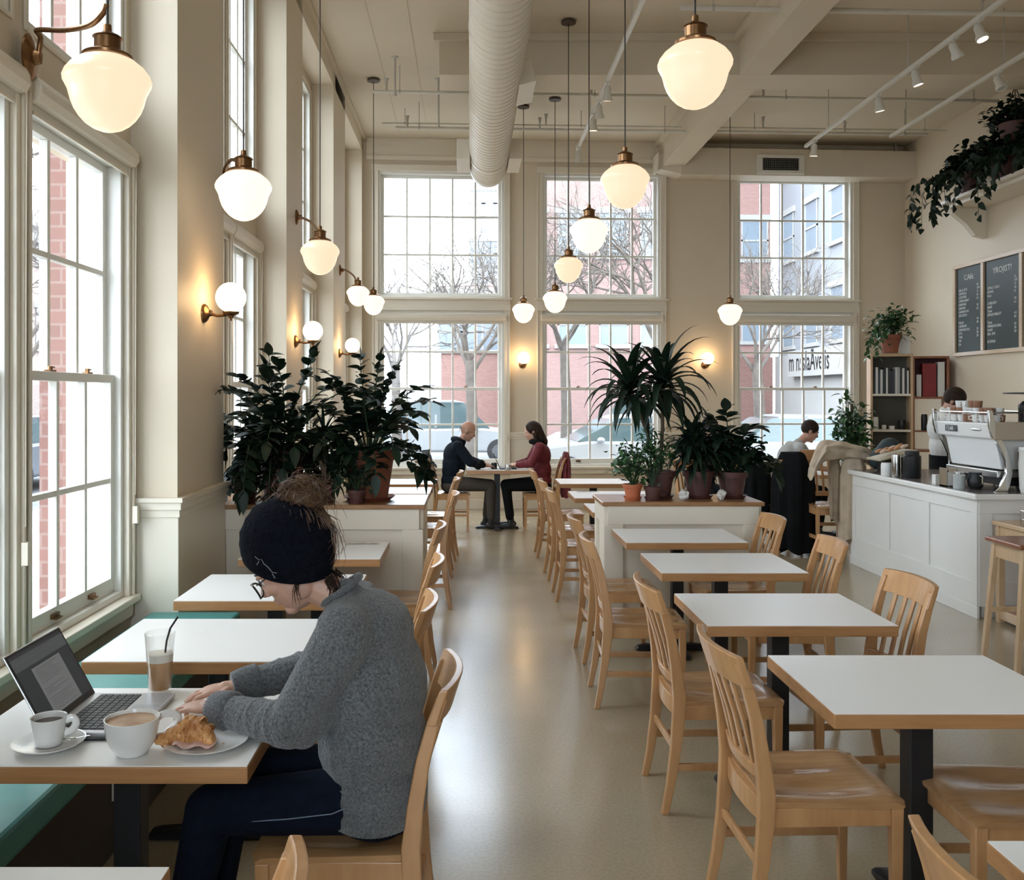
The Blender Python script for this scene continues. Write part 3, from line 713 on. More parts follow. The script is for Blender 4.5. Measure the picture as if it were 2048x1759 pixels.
for a, b in ((CX, CX+.1),(4.3,4.4)): q.bx(a, b, CY0-.012, CY0, .27, CZ-.15)
q.bx(CX, 5.6, CY0-.012, CY0, CZ-.15, CZ-.045).bx(CX, 5.6, CY0-.012, CY0, .09, .27)
q.build('panel_frame', counter_m, r, bevel=.003)
M().bx(CX-.02, CX, CY0-.02, CY1, 0, .09).build('kick_board', counter_m, r, bevel=.003)
M().bx(CX-.05, 4.66, CY0-.05, CY1+.02, CZ-.045, CZ-.002).bx(4.66,5.65,CY0-.05,CY0+.72,CZ-.045,CZ-.002).build('worktop', counter_m, r, bevel=.008)
M().bx(CX-.02, 4.64, CY0-.02, CY1-.0, CZ-.002, CZ).bx(4.64,5.6,CY0-.02,CY0+.7,CZ-.002,CZ).build('stone_inlay', stone_m, r)
# espresso machine ------------------------------------------------------------
r = thing('espresso_machine', 'white and chrome espresso machine with cups on top', 'coffee machine', (4.3, 7.4, CZ))
EX0, EX1, EY0, EY1 = 4.03, 4.58, 7.02, 7.86
q = M()
q.loft([[(EX0-.03,EY0,CZ+.40),(EX1,EY0,CZ+.40),(EX1,EY0,CZ+.52),(EX0-.05,EY0,CZ+.52)],[(EX0-.03,EY1,CZ+.40),(EX1,EY1,CZ+.40),(EX1,EY1,CZ+.52),(EX0-.05,EY1,CZ+.52)]])
q.build('top_housing', white_m, r, bevel=.012)
M().loft([[(EX0+.06,EY0+.06,CZ+.16),(EX1-.2,EY0+.06,CZ+.16),(EX1-.2,EY0+.06,CZ+.40),(EX0+.01,EY0+.06,CZ+.40)],[(EX0+.06,EY1-.05,CZ+.16),(EX1-.2,EY1-.05,CZ+.16),(EX1-.2,EY1-.05,CZ+.40),(EX0+.01,EY1-.05,CZ+.40)]]).build('back_panel', white_m, r, bevel=.01)
M().bx(EX0+.02, EX1, EY0+.04, EY1-.04, CZ+.10, CZ+.15).build('drip_tray', steel_m, r, bevel=.006)
M().bx(EX0+.12, EX1-.04, EY0+.10, EY1-.10, CZ+.03, CZ+.10).build('underbody', black_m, r, bevel=.01)
for y in (EY0, EY1):
    q = M(); secs = []
    for x, z, w_ in ((EX0+.02,0,.05),(EX0+.055,.05,.035),(EX0+.085,.14,.025),(EX0+.075,.24,.022),(EX0+.035,.34,.025),(EX0-.02,.42,.03),(EX0-.04,.50,.03),(EX0-.06,.62,.014)):
        secs.append([(x-w_,y-.014,CZ+z),(x+w_,y-.014,CZ+z),(x+w_,y+.014,CZ+z),(x-w_,y+.014,CZ+z)])
    q.loft(secs).build('side_leg', chrome_m, r, smooth=50, bevel=.003)
    q = M(); q.loft([[(EX1-.10,y-.014,CZ),(EX1-.02,y-.014,CZ),(EX1-.02,y+.014,CZ),(EX1-.10,y+.014,CZ)],[(EX1-.08,y-.014,CZ+.42),(EX1,y-.014,CZ+.42),(EX1,y+.014,CZ+.42),(EX1-.08,y+.014,CZ+.42)]]).build('side_leg', chrome_m, r, bevel=.003)
M().bx(EX0-.04, EX1, EY0-.02, EY0+.005, CZ+.39, CZ+.53).build('side_panel', mat('beige_panel', (.42,.35,.27), .4), r, bevel=.01)
q = M()
for x, y0, x2, y2 in ((EX0-.04,EY0+.02,EX0-.04,EY1-.02),(EX1-.02,EY0+.02,EX1-.02,EY1-.02),(EX0-.04,EY0+.02,EX1-.02,EY0+.02),(EX0-.04,EY1-.02,EX1-.02,EY1-.02)): q.tube([(x,y0,CZ+.60),(x2,y2,CZ+.60)], .006, 8)
for y in (EY0+.02, EY0+.22, EY0+.42, EY0+.62, EY1-.02): q.tube([(EX0-.04,y,CZ+.52),(EX0-.04,y,CZ+.60)], .005, 6)
q.build('cup_rail', chrome_m, r)
for y in (7.2, 7.62): M().tube([(EX1-.12,y,CZ+.33),(EX1+.06,y,CZ+.31),(EX1+.16,y,CZ+.30)], .018, 8).cyl((EX1-.1,y,0),.035,CZ+.27,CZ+.34,14).build('portafilter', black_m, r)
def text(s, size, mw, m, name, parent, ext=.0006, align='LEFT'):
    cu = bpy.data.curves.new(name, 'FONT'); cu.body = s; cu.size = size; cu.extrude = ext; cu.align_x = align; cu.resolution_u = 2
    tmp = bpy.data.objects.new(name+'_t', cu); C.objects.link(tmp)
    bpy.context.view_layer.update()
    me = bpy.data.meshes.new_from_object(tmp.evaluated_get(bpy.context.evaluated_depsgraph_get()))
    bpy.data.objects.remove(tmp); bpy.data.curves.remove(cu)
    me.transform(WI[parent.name] @ mw if parent else mw); me.materials.clear(); me.materials.append(m)
    o = bpy.data.objects.new(name, me); C.objects.link(o)
    if parent: o.parent = parent; WI[o.name] = WI[parent.name]
    return o
pm = Matrix(((0,0,-1,EX0-.052),(-1,0,0,7.68),(0,1,0,CZ+.455),(0,0,0,1)))
bdg = M().bx(EX0-.049, EX0-.044, 7.52, 7.70, CZ+.44, CZ+.49).build('badge', black_m, r)
text('\u0413LAB', .045, Matrix(((0,0,-1,EX0-.050),(-1,0,0,7.675),(0,1,0,CZ+.45),(0,0,0,1))), white_m, 'badge_lettering', r)
M().ell((EX0-.043,7.24,CZ+.465),(.006,.08,.011)).build('oval_logo', steel_m, r, smooth=60)
# cups and bottles on the machine
def cupmesh(q, rr=.036, h=.06):
    return q.lathe([(rr*.6,0),(rr*.85,h*.15),(rr,h),(rr*.92,h),(rr*.78,h*.2),(0,h*.12)], n=16)
cp = thing('coffee_cup', 'white cup stacked on the espresso machine', 'cup', (EX0+.03, 7.10, CZ+.52), group='cups stored on the espresso machine')
cupmesh(M()).build('cup_body', ceram_m, cp, local=True, smooth=50); M().tube([(.034,0,.05),(.055,0,.045),(.055,0,.025),(.03,0,.02)], .004, 6).build('handle', ceram_m, cp, local=True)
remember(cp); k = 0
brn = mat('cup_brown', (.30,.15,.09), .3)
cb = thing('coffee_cup', 'brown cup stacked on the espresso machine', 'cup', (EX0+.03, 7.19, CZ+.52), group='cups stored on the espresso machine')
cupmesh(M()).build('cup_body', brn, cb, local=True, smooth=50); remember(cb)
cnt = 0
for lay in range(3):
    for i in range(9):
        for j in range(2 if lay < 2 else 1):
            cnt += 1
            if cnt <= 2 or (lay == 2 and i in (0,1,2,7,8)) or (lay == 1 and i == 0): continue
            src = cp if (i*7+j*3+lay) % 5 not in (0,3) else cb
            dup(src, (EX0+.03+j*.085+random.uniform(-.01,.01), 7.10+i*.083, CZ+.52+lay*.055), random.uniform(0,6), label=None)
# grinder ----------------------------------------------------------------
def W3(px, py, Y): return V(((px-940)*Y/FPX, Y, HC+(790-py)*Y/FPX))
r = thing('coffee_grinder', 'black coffee grinder with wide flat lid at the right edge', 'grinder', (4.38, 6.98+.0, CZ))
gx, gy = 4.36, 7.28-.35
M().bx(gx-.10, gx+.12, gy+.0, gy+.26, CZ, CZ+.34).bx(gx-.14,gx-.05,gy+.05,gy+.2,CZ+.22,CZ+.31).build('grinder_body', black_m, r, bevel=.015)
M().lathe([(.05,CZ+.34),(.09,CZ+.40),(.13,CZ+.50),(.13,CZ+.66),(.10,CZ+.69)], (gx,gy+.13,0), 24).build('hopper', mat('smoky_hopper', (.02,.02,.02), .15), r, smooth=40)
M().lathe([(.02,CZ+.69),(.02,CZ+.74),(.20,CZ+.745),(.20,CZ+.755),(0,CZ+.76)], (gx-.04,gy+.13,0), 28).build('lid', black_m, r, smooth=40)
# things standing on the counter
def jar(x, y, rr, h, m, label, name='jar', cat='jar', grp=None, cap=None, z=CZ):
    r = thing(name, label, cat, (x,y,z), group=grp)
    M().lathe([(rr*.92,0),(rr,.01),(rr,h*.85),(rr*.9,h)] if cap is None else [(rr*.92,0),(rr,.01),(rr,h*.8),(rr*.75,h*.88)], n=18).build(name+'_body', m, r, local=True, smooth=40)
    if cap is not None: M().cyl((0,0,0), rr*.8, h*.86, h, 16).build('lid', cap, r, local=True, bevel=.002)
    return r
glassd = mat('thick_glass', (.42,.45,.44), .08, spec=.8, coat=.8)
paper_m = mat('paper', (.70,.68,.63), .7, var=.03, vscale=20)
steelp = jar(3.93, 8.17, .075, .24, black_m, 'black insulated coffee dispenser on the counter', 'coffee_dispenser', 'dispenser', cap=black_m)
jar(3.84, 8.28, .04, .2, chrome_m, 'tall chrome canister beside the black dispenser', 'canister', 'canister')
jar(3.80, 8.38, .05, .12, white_m, 'short white container left of the chrome canister', 'container', 'container')
for i, (x, y, rr, h, l) in enumerate(((3.86,7.10,.045,.13,'glass jar with metal lid in front of the espresso machine'),(4.0,8.72,.04,.11,'small glass jar behind the pastry stand'),(4.08,8.76,.038,.1,'second small glass jar behind the pastry stand'))):
    jar(x, y+.15, rr, h, glassd, l, cap=steel_m)
q = M().bx(3.86,3.90,7.62,7.68,CZ,CZ+.075); tag(q.build('price_card', paper_m), 'small white card standing at the counter edge by the machine leg', 'card')
r = thing('napkin_holder', 'chrome and glass napkin holder on the counter before the machine', 'holder', (3.86,7.42,CZ))
M().bx(3.82,3.90,7.36,7.48,CZ,CZ+.012).bx(3.82,3.825,7.36,7.48,CZ,CZ+.15).bx(3.895,3.90,7.36,7.48,CZ,CZ+.15).build('frame', chrome_m, r)
M().bx(3.83,3.89,7.37,7.47,CZ+.012,CZ+.11).build('napkins', paper_m, r)
r = thing('milk_jug', 'round black milk jug with handle under the espresso machine', 'jug', (3.98,7.2,CZ))
M().lathe([(.04,0),(.055,.02),(.06,.07),(.045,.11),(.048,.13)], (3.97,7.22,CZ), 18).build('jug_body', black_m, r, smooth=50); M().tube([(3.97,7.165,CZ+.11),(3.97,7.12,CZ+.10),(3.97,7.12,CZ+.05),(3.97,7.165,CZ+.03)], .006, 6).build('handle', chrome_m, r)
r = thing('pastry_stand', 'tilted tray of pastries on the counter', 'tray', (4.0,8.85,CZ))
M().box((4.0,8.72,CZ+.17),(.36,.30,.015),Ry(-.25)).build('tray', mat('bamboo_tray',(.45,.40,.28),.5), r)
M().bx(3.9,4.1,8.66,8.80,CZ,CZ+.15).build('stand', black_m, r)
ps = mat('pastry', (.50,.26,.13), .6, var=.3, vscale=60)
for i in range(8):
    o = M().ell((0,0,0),(.055,.02,.016)).build('pastry', ps if i%3 else mat('pale_pastry',(.65,.5,.4),.6), smooth=60); o.location = (3.90+(i%4)*.065, 8.66+.1*(i//4), CZ+.19+.016*(i%4)); o.rotation_euler = (0,-.25,.5)
    tag(o, 'small pastry on the tilted counter tray', 'pastry', 'pastries on the tilted tray')
# white pitcher / utensils jar right edge
r = thing('water_pitcher', 'pale translucent pitcher beside the grinder at the right edge', 'pitcher', (4.20,6.98,CZ))
M().lathe([(.045,CZ),(.055,CZ+.03),(.062,CZ+.22),(.058,CZ+.30),(.064,CZ+.32)], (4.20,6.92,0), 20).build('pitcher_body', paper_m, r, smooth=50)
M().cyl((4.20,6.92,0), .06, CZ+.32, CZ+.345, 20).build('lid', white_m, r, bevel=.004)
# bags, register stand, etc. at the far counter end
q = M(); q.caps((4.0,9.0,CZ+.10),.09,(4.12,9.02,CZ+.22),.10).ell((4.06,9.0,CZ+.10),(.16,.09,.10)); 
o = q.build('backpack', mat('navy_fabric',(.016,.03,.034),.7), smooth=70); tag(o, 'dark teal bag slumped on the far end of the counter', 'bag')
# ---------------------------------------------------------------- wooden stand and stool at the right edge
r = thing('condiment_stand', 'pale wooden stand with lower shelf against the counter end', 'stand', (4.3,6.2,0))
M().bx(3.86,4.6,5.7,6.80,.715,.745).build('top', shelfw_m, r, bevel=.004)
for x in (3.88,4.54):
    for y in (5.72,6.74): M().bx(x,x+.045,y,y+.045,0,.715).build('leg', shelfw_m, r, bevel=.003)
for za, zb in ((.63,.715),(.03,.10)): M().bx(3.885,3.905,5.76,6.74,za,zb).build('rail', shelfw_m, r, bevel=.003)
M().bx(3.89,4.58,5.73,6.77,.10,.12).build('shelf', dwood_m, r)
for i, (x, y, l) in enumerate(((3.98,6.45,'wire basket of jars on the wooden stand'),)):
    b = thing('condiment_caddy', l, 'caddy', (x,y,.745)); q = M()
    for z in (.75,.79,.85):
        q.tube([(x-.06,y-.09,z),(x+.08,y-.09,z),(x+.08,y+.09,z),(x-.06,y+.09,z),(x-.06,y-.09,z)], .003, 5)
    for a, c in ((-.06,-.09),(.08,-.09),(.08,.09),(-.06,.09),(-.06,0),(.08,0)): q.tube([(x+a,y+c,.746),(x+a,y+c,.85)], .003, 5)
    q.build('wire_basket', chrome_m, b)
    for jx, jy in ((-.02,-.04),(.04,-.04),(-.02,.04),(.04,.04)): jar(x+jx, y+jy, .026, .12, glassd, 'small glass jar in the wire caddy', grp='jars in the wire caddy', cap=black_m, z=.746)
r = thing('bar_stool', 'wooden bar stool at the right edge before the stand', 'stool', (3.52,5.65,0))
M().bx(3.28,3.72,5.48,5.86,.745,.775).build('seat', dwood_m, r, bevel=.008)
for x, y in ((3.33,5.52),(3.67,5.52),(3.33,5.82),(3.67,5.82)):
    dx = -.06 if x < 3.5 else .06; dy2 = -.03 if y < 5.6 else .03
    M().loft([[(x-.018,y-.018,.745),(x+.018,y-.018,.745),(x+.018,y+.018,.745),(x-.018,y+.018,.745)],[(x+dx-.015,y+dy2-.015,0),(x+dx+.015,y+dy2-.015,0),(x+dx+.015,y+dy2+.015,0),(x+dx-.015,y+dy2+.015,0)]]).build('leg', shelfw_m, r, bevel=.003)
M().bx(3.33,3.67,5.51,5.53,.65,.74).bx(3.33,3.67,5.81,5.83,.65,.74).bx(3.32,3.34,5.52,5.82,.65,.74).bx(3.66,3.68,5.52,5.82,.65,.74).build('apron', shelfw_m, r)
M().bx(3.29,3.71,5.505,5.525,.22,.25).bx(3.29,3.71,5.815,5.835,.30,.33).build('stretcher', shelfw_m, r)
# ---------------------------------------------------------------- menu boards, shelf, bookcase
board_m = mat('chalkboard', (.018,.030,.026), .5, var=.12, vscale=4)
chalk_m = mat('chalk_lettering', (.75,.75,.72), .8)
mfr_m = wood('pale_pine_frame', (.62,.46,.30), (.55,.4,.26), stretch=(6,1.5,6))
r = thing('menu_board', 'pale wood framed chalkboard menu in panels on the right wall', 'menu board', (XR-.03, 11.2, 2.23))
by = [12.40, 11.72, 10.90, 10.05]; bz0, bz1 = 2.24, 3.36
q = M()
for y in by: q.bx(XR-.045, XR, y-.03, y+.03, bz0, bz1)
q.bx(XR-.045, XR, by[-1]-.03, by[0]+.03, bz1, bz1+.05).bx(XR-.045, XR, by[-1]-.03, by[0]+.03, bz0-.05, bz0); q.build('frame', mfr_m, r, bevel=.004)
LT = [('CAf\u00e9:', ['SALA RYB','ORTEGA','COFYIER','OMAHURET','EARNNE','SANARI','GARNRYAS','EXC/IESO','','MLLIE','CEMAVIF','DIWVSATEO','ITYI','TAK','FIA','EA','']), ('YROJIST!', ['','SMND d.BSO','GHNE','Gws','','CHEDSEY','ItbKE','Tyms','LMGDOBALFT','','Tyms','HRBSEASCBAL','KAVE','BLK APE','','ECKRNS']), ('TEAS', ['HERBS','MLAY','EAE','FLOR','','MINTS','OOLY','ASSAM'])]
for i in range(3):
    ya, yb = by[i]-.03, by[i+1]+.03
    pn = M().bx(XR-.02, XR-.004, yb, ya, bz0, bz1).build('panel', board_m, r)
    mk = lambda y, z: Matrix(((0,0,-1,XR-.0215),(-1,0,0,y),(0,1,0,z),(0,0,0,1)))
    text(LT[i][0], .105, mk((ya+yb)/2, bz1-.17), chalk_m, 'heading', pn, align='CENTER')
    text('\n'.join(LT[i][1]), .048, mk(ya-.06, bz1-.31), chalk_m, 'lettering', pn)
    text('\n'.join(['40','350','15','20','65','','50','65','','','4.5','40','','53','20','20'][:len(LT[i][1])]), .044, mk(yb+.13, bz1-.27), chalk_m, 'prices', pn)
r = thing('wall_shelf', 'cream bracket shelf high on the right wall carrying pots', 'shelf', (6.3, 10.6, 4.0))
M().bx(6.02, XR, 9.2, 11.95, 4.10, 4.14).build('shelf_board', trim_m, r, bevel=.006)
M().bx(6.10, XR, 9.2, 11.85, 4.05, 4.10).build('moulding', trim_m, r, bevel=.006)
for y in (11.72, 9.9): M().prism([(XR,4.05),(6.10,4.05),(6.14,3.98),(6.30,3.85),(6.42,3.70),(XR,3.66)], y-.05, y+.05, lambda a,b,h: (a,h,b)).build('bracket', trim_m, r, bevel=.006)
bx0, bx1, by0, by1 = 5.55, 6.09, 12.45, 12.75
BEF = set(bpy.data.objects)
r = thing('bookcase', 'wooden bookcase with books and jars in the back right corner', 'bookcase', (5.9,12.6,0))
M().bx(bx0,bx0+.03,by0,by1,0,2.20).bx(bx1-.03,bx1,by0,by1,0,2.20).bx(bx0,bx1,by0,by1,2.20,2.235).build('side_frame', shelfw_m, r, bevel=.003)
for z in (.15,.75,1.17,1.66): M().bx(bx0+.03,bx1-.03,by0,by1,z,z+.03).build('shelf', trim_m, r)
M().bx(bx0+.03,bx1-.03,by1-.012,by1,0,2.2).build('back_board', mat('bookcase_back',(.09,.085,.07),.7), r)
M().bx(bx1,bx1+.02,by0,by1,.9,2.20).bx(bx1+.42,bx1+.45,by0-.0,by1,.9,2.20).bx(bx1+.02,bx1+.42,by0,by1,2.17,2.20).bx(bx1+.02,bx1+.42,by0,by1,1.62,1.65).bx(bx1+.02,bx1+.42,by0,by1,1.17,1.19).bx(bx1+.02,bx1+.42,by0,by1,.9,.93).build('side_cubby', dwood_m, r, bevel=.003)
M().bx(bx1+.02,bx1+.42,by1-.012,by1,1.65,2.17).build('cubby_back', mat('cubby_back',(.10,.02,.02),.6), r)
bc = [(.03,.03,.035),(.62,.62,.58),(.05,.05,.06),(.55,.55,.5),(.35,.35,.33),(.02,.025,.03),(.65,.63,.56)]
bm = [mat('book_cover', c, .6) for c in bc]
x = bx0+.04; i = 0
while x < bx1-.06:
    t = random.choice((.018,.022,.028,.03)); h = random.uniform(.31,.37)
    b = M().bx(0,t,0,.2,0,h).build('book', bm[i%7 if i%4 else 0], base=False, bevel=.002); b.location = (x, by0+.03, 1.69)
    tag(b, ('pale' if i%4 and i%7 in (1,3,6) else 'dark')+' book standing upright on the top shelf of the bookcase', 'book', 'books upright on the bookcase'); x += t+.001; i += 1
redb = M().bx(bx1+.13,bx1+.30,by0+.06,by0+.2,1.651,2.10).build('red_box', mat('red_cover',(.22,.02,.02),.5)); tag(redb,'tall dark red box in the side cubby of the bookcase','box')
pb = M().bx(bx1+.05,bx1+.11,by0+.04,by0+.2,1.651,1.95).build('book', bm[3]); tag(pb,'pale book in the side cubby left of the red box','book')
pb = M().bx(bx1+.32,bx1+.40,by0+.04,by0+.2,1.651,2.12).build('book', bm[6]); tag(pb,'tall pale book in the side cubby right of the red box','book')
for x, z, rr, h, m_, l in ((5.62,1.20,.05,.17,white_m,'white boxy holder on the middle bookcase shelf'),(5.74,1.20,.03,.06,ceram_m,'small white cup on the middle bookcase shelf'),(5.84,1.20,.04,.05,ceram_m,'white bowl on the middle bookcase shelf'),(5.97,1.20,.05,.13,black_m,'dark pot on the middle bookcase shelf'),
    (5.68,.78,.05,.11,glassd,'left glass jar on the lower bookcase shelf'),(5.82,.78,.05,.12,glassd,'middle glass jar on the lower bookcase shelf'),(5.97,.78,.045,.1,glassd,'right glass jar on the lower bookcase shelf'),(6.25,1.19,.04,.22,black_m,'dark bottle in the lower side cubby'),(6.40,1.19,.04,.16,ceram_m,'pale jug in the lower side cubby')):
    jar(x, by0+.1, rr, h, m_, l, z=z)
o = M().box((6.0+.0,by0+.07,2.235+.115),(.13,.01,.24),Rx(-.12)).build('framed_card', paper_m); o.location.z = 2.236; tag(o, 'white patterned card leaning beside the plant on the bookcase', 'card')
TH = -.24; PV = V((5.50,12.62,0)); PO = V((5.55,12.45,0))
for o in list(bpy.data.objects):
    if o not in BEF and o.parent is None:
        o.location = PV+Rz(TH) @ (V(o.location)-PO)*1.0; o.rotation_euler.z += TH
# cutlery on tables
def cutlery(x, y, rz, label, z=.75):
    r = thing('cutlery_set', label, 'cutlery', (x,y,z), rz)
    q = M(); q.loft([[(-.10,-.004,.001),(-.10,.004,.001),(-.10,.004,.004),(-.10,-.004,.004)],[(0,-.003,.001),(0,.003,.001),(0,.003,.004),(0,-.003,.004)],[(.03,-.011,.001),(.03,.011,.001),(.03,.011,.003),(.03,-.011,.003)],[(.10,-.006,.001),(.10,.006,.001),(.10,.006,.003),(.10,-.006,.003)]])
    q.build('knife', chrome_m, r, local=True)
    q = M(); q.loft([[(-.10,.021,.001),(-.10,.029,.001),(-.10,.029,.004),(-.10,.021,.004)],[(.02,.022,.003),(.02,.028,.003),(.02,.028,.006),(.02,.022,.006)],[(.04,.015,.001),(.04,.035,.001),(.04,.035,.003),(.04,.015,.003)]])
    for k in range(4): q.bx(.04,.09,.0155+k*.0055,.0185+k*.0055,.001,.003)
    q.build('fork', chrome_m, r, local=True)
    M().bx(-.11,.11,-.02,.045,0,.001).build('napkin', paper_m, r, local=True)
cutlery(-.66, 5.66, 0, 'cutlery on a napkin on the table against the left planter')
cutlery(1.12, 8.74, .1, 'cutlery on the white table behind the right planter')
cutlery(-.62, 10.0, 0, 'cutlery on the farthest left table')
# ---------------------------------------------------------------- people
skin_m = mat('skin', (.56,.33,.235), .5, var=.05, vscale=14, sub=.15)
skinr_m = mat('skin_ruddy', (.45,.25,.175), .5, var=.06, vscale=14)
hairb_m = mat('dark_brown_hair', (.022,.012,.008), .62, spec=.2, var=.4, vscale=30)
hairl_m = mat('light_brown_hair', (.19,.10,.05), .4, col2=(.04,.02,.011), vscale=26, stretch=(1,1,1.4), detail=5)
jean_m = mat('dark_denim', (.0035,.006,.014), .9, spec=.15, var=.25, vscale=30, bump=.15, bscale=300)
knitb_m = mat('black_knit', (.004,.005,.009), .95, spec=.12, var=.3, vscale=60, bump=1.0, bscale=110)
sweat_m = mat('heather_grey_wool', (.17,.175,.175), .95, col2=(.045,.048,.052), vscale=150, bump=.7, bscale=150, sheen=.3, detail=6)
rib_m = mat('ribbed_grey_wool', (.15,.155,.158), .95, col2=(.06,.063,.067), vscale=150, bump=.4, bscale=150, sheen=.3)
navy_m = mat('navy_fleece', (.008,.013,.02), .9, spec=.15, var=.2, bump=.2, bscale=60)
khaki_m = mat('khaki_cloth', (.055,.045,.035), .85, var=.15)
red_m = mat('dark_red_cloth', (.13,.012,.018), .8, var=.25, vscale=20, bump=.2)
blk_m = mat('black_cloth', (.006,.0065,.007), .9, spec=.15, var=.2, bump=.2, bscale=30)
tee_m = mat('grey_tee', (.33,.33,.31), .85, var=.06, vscale=12, bump=.15, bscale=15)
wtee_m = mat('white_tee', (.62,.62,.59), .8, var=.04, bump=.15, bscale=14)
beige_m = mat('beige_canvas', (.46,.37,.27), .9, var=.12, vscale=9, bump=.3, bscale=18)
shoe_m = mat('black_shoe', (.012,.012,.013), .5)
def vox(o, size, it=4, fac=.5):
    m = o.modifiers.new('one_surface', 'REMESH'); m.mode = 'VOXEL'; m.voxel_size = size; m.use_smooth_shade = True
    s_ = o.modifiers.new('soften', 'SMOOTH'); s_.iterations = it; s_.factor = fac
    return o
def head(q, c, R, s_=1.0):
    P = lambda x, y, z: V(c)+R @ V((x*s_, y*s_, z*s_)); E = lambda p, r_: q.ell(P(*p), tuple(a*s_ for a in r_), R, 16, 11)
    E((-.008,0,.032),(.096,.076,.098)); E((.028,0,-.03),(.062,.060,.084)); E((.060,0,-.094),(.024,.026,.020))
    for k in (-1,1):
        E((.0,.046*k,-.058),(.034,.016,.032)); E((.092,.011*k,-.026),(.011,.009,.007)); E((.079,.030*k,.030),(.014,.024,.008))
        E((.062,.036*k,-.018),(.024,.022,.024)); E((-.012,.076*k,-.004),(.018,.009,.032)); E((.072,.031*k,.010),(.013,.014,.011))
    q.caps(P(.086,0,.014), .008*s_, P(.104,0,-.018), .0125*s_)
    E((.084,0,-.050),(.012,.023,.006)); E((.082,0,-.061),(.012,.020,.0065))
def hand(q, w_, fwd, up, thumb, curl=.5, s_=1.0, spread=.035):
    f = V(fwd).normalized(); u = V(up); t = u.cross(f).normalized()*thumb; u = (f.cross(t)*thumb).normalized()
    if u.dot(V(up)) < 0: u = -u
    w_ = V(w_)
    R = Matrix((f, t, u)).transposed()
    q.ell(w_+f*.05*s_, (.052*s_, .040*s_, .0145*s_), R, 16, 9)
    q.caps(w_-f*.02*s_, .023*s_, w_+f*.03*s_, .022*s_)
    for i, (L, off) in enumerate(zip((.072,.080,.074,.058), (.033,.011,-.011,-.032))):
        p = w_+f*(.080-.006*abs(i-1.2))*s_+t*off*s_; d = (f+t*(off*spread*20)).normalized(); ang = 0; r_ = (.0082,.0084,.0081,.0072)[i]*s_
        q.caps(w_+f*.03*s_+t*off*.7*s_, .010*s_, p, r_*1.08)
        for seg, fr in enumerate((.45,.32,.23)):
            ang += curl*(.35,.7,.5)[seg]*(1+.28*math.sin(i*2.1+1)); dd = (d*math.cos(ang)-u*math.sin(ang)).normalized()
            p2 = p+dd*L*fr*s_; q.caps(p, r_, p2, r_*.93); p = p2; r_ *= .93
    p = w_+f*.022*s_+t*.026*s_; d = (f*.62+t*.72-u*.25).normalized(); p2 = p+d*.042*s_; q.caps(p, .0125*s_, p2, .0105*s_)
    d = (f*.88+t*.38-u*.25).normalized(); p3 = p2+d*.032*s_; q.caps(p2, .0105*s_, p3, .009*s_); q.caps(p3, .009*s_, p3+(d*.8-u*.3).normalized()*.022*s_, .0075*s_)
def foot(q, a, d, s_=1.0, g=.0):
    a = V(a); d = V(d); q.caps(a, .036*s_+g, V((a.x, a.y, .045*s_+g)), .036*s_+g); q.caps(V((a.x,a.y,.038*s_+g))-d*.03*s_, .034*s_+g, V((a.x,a.y,.03*s_+g))+d*.14*s_, .028*s_+g)
def mix(a, b, t): return V(a)*(1-t)+V(b)*t
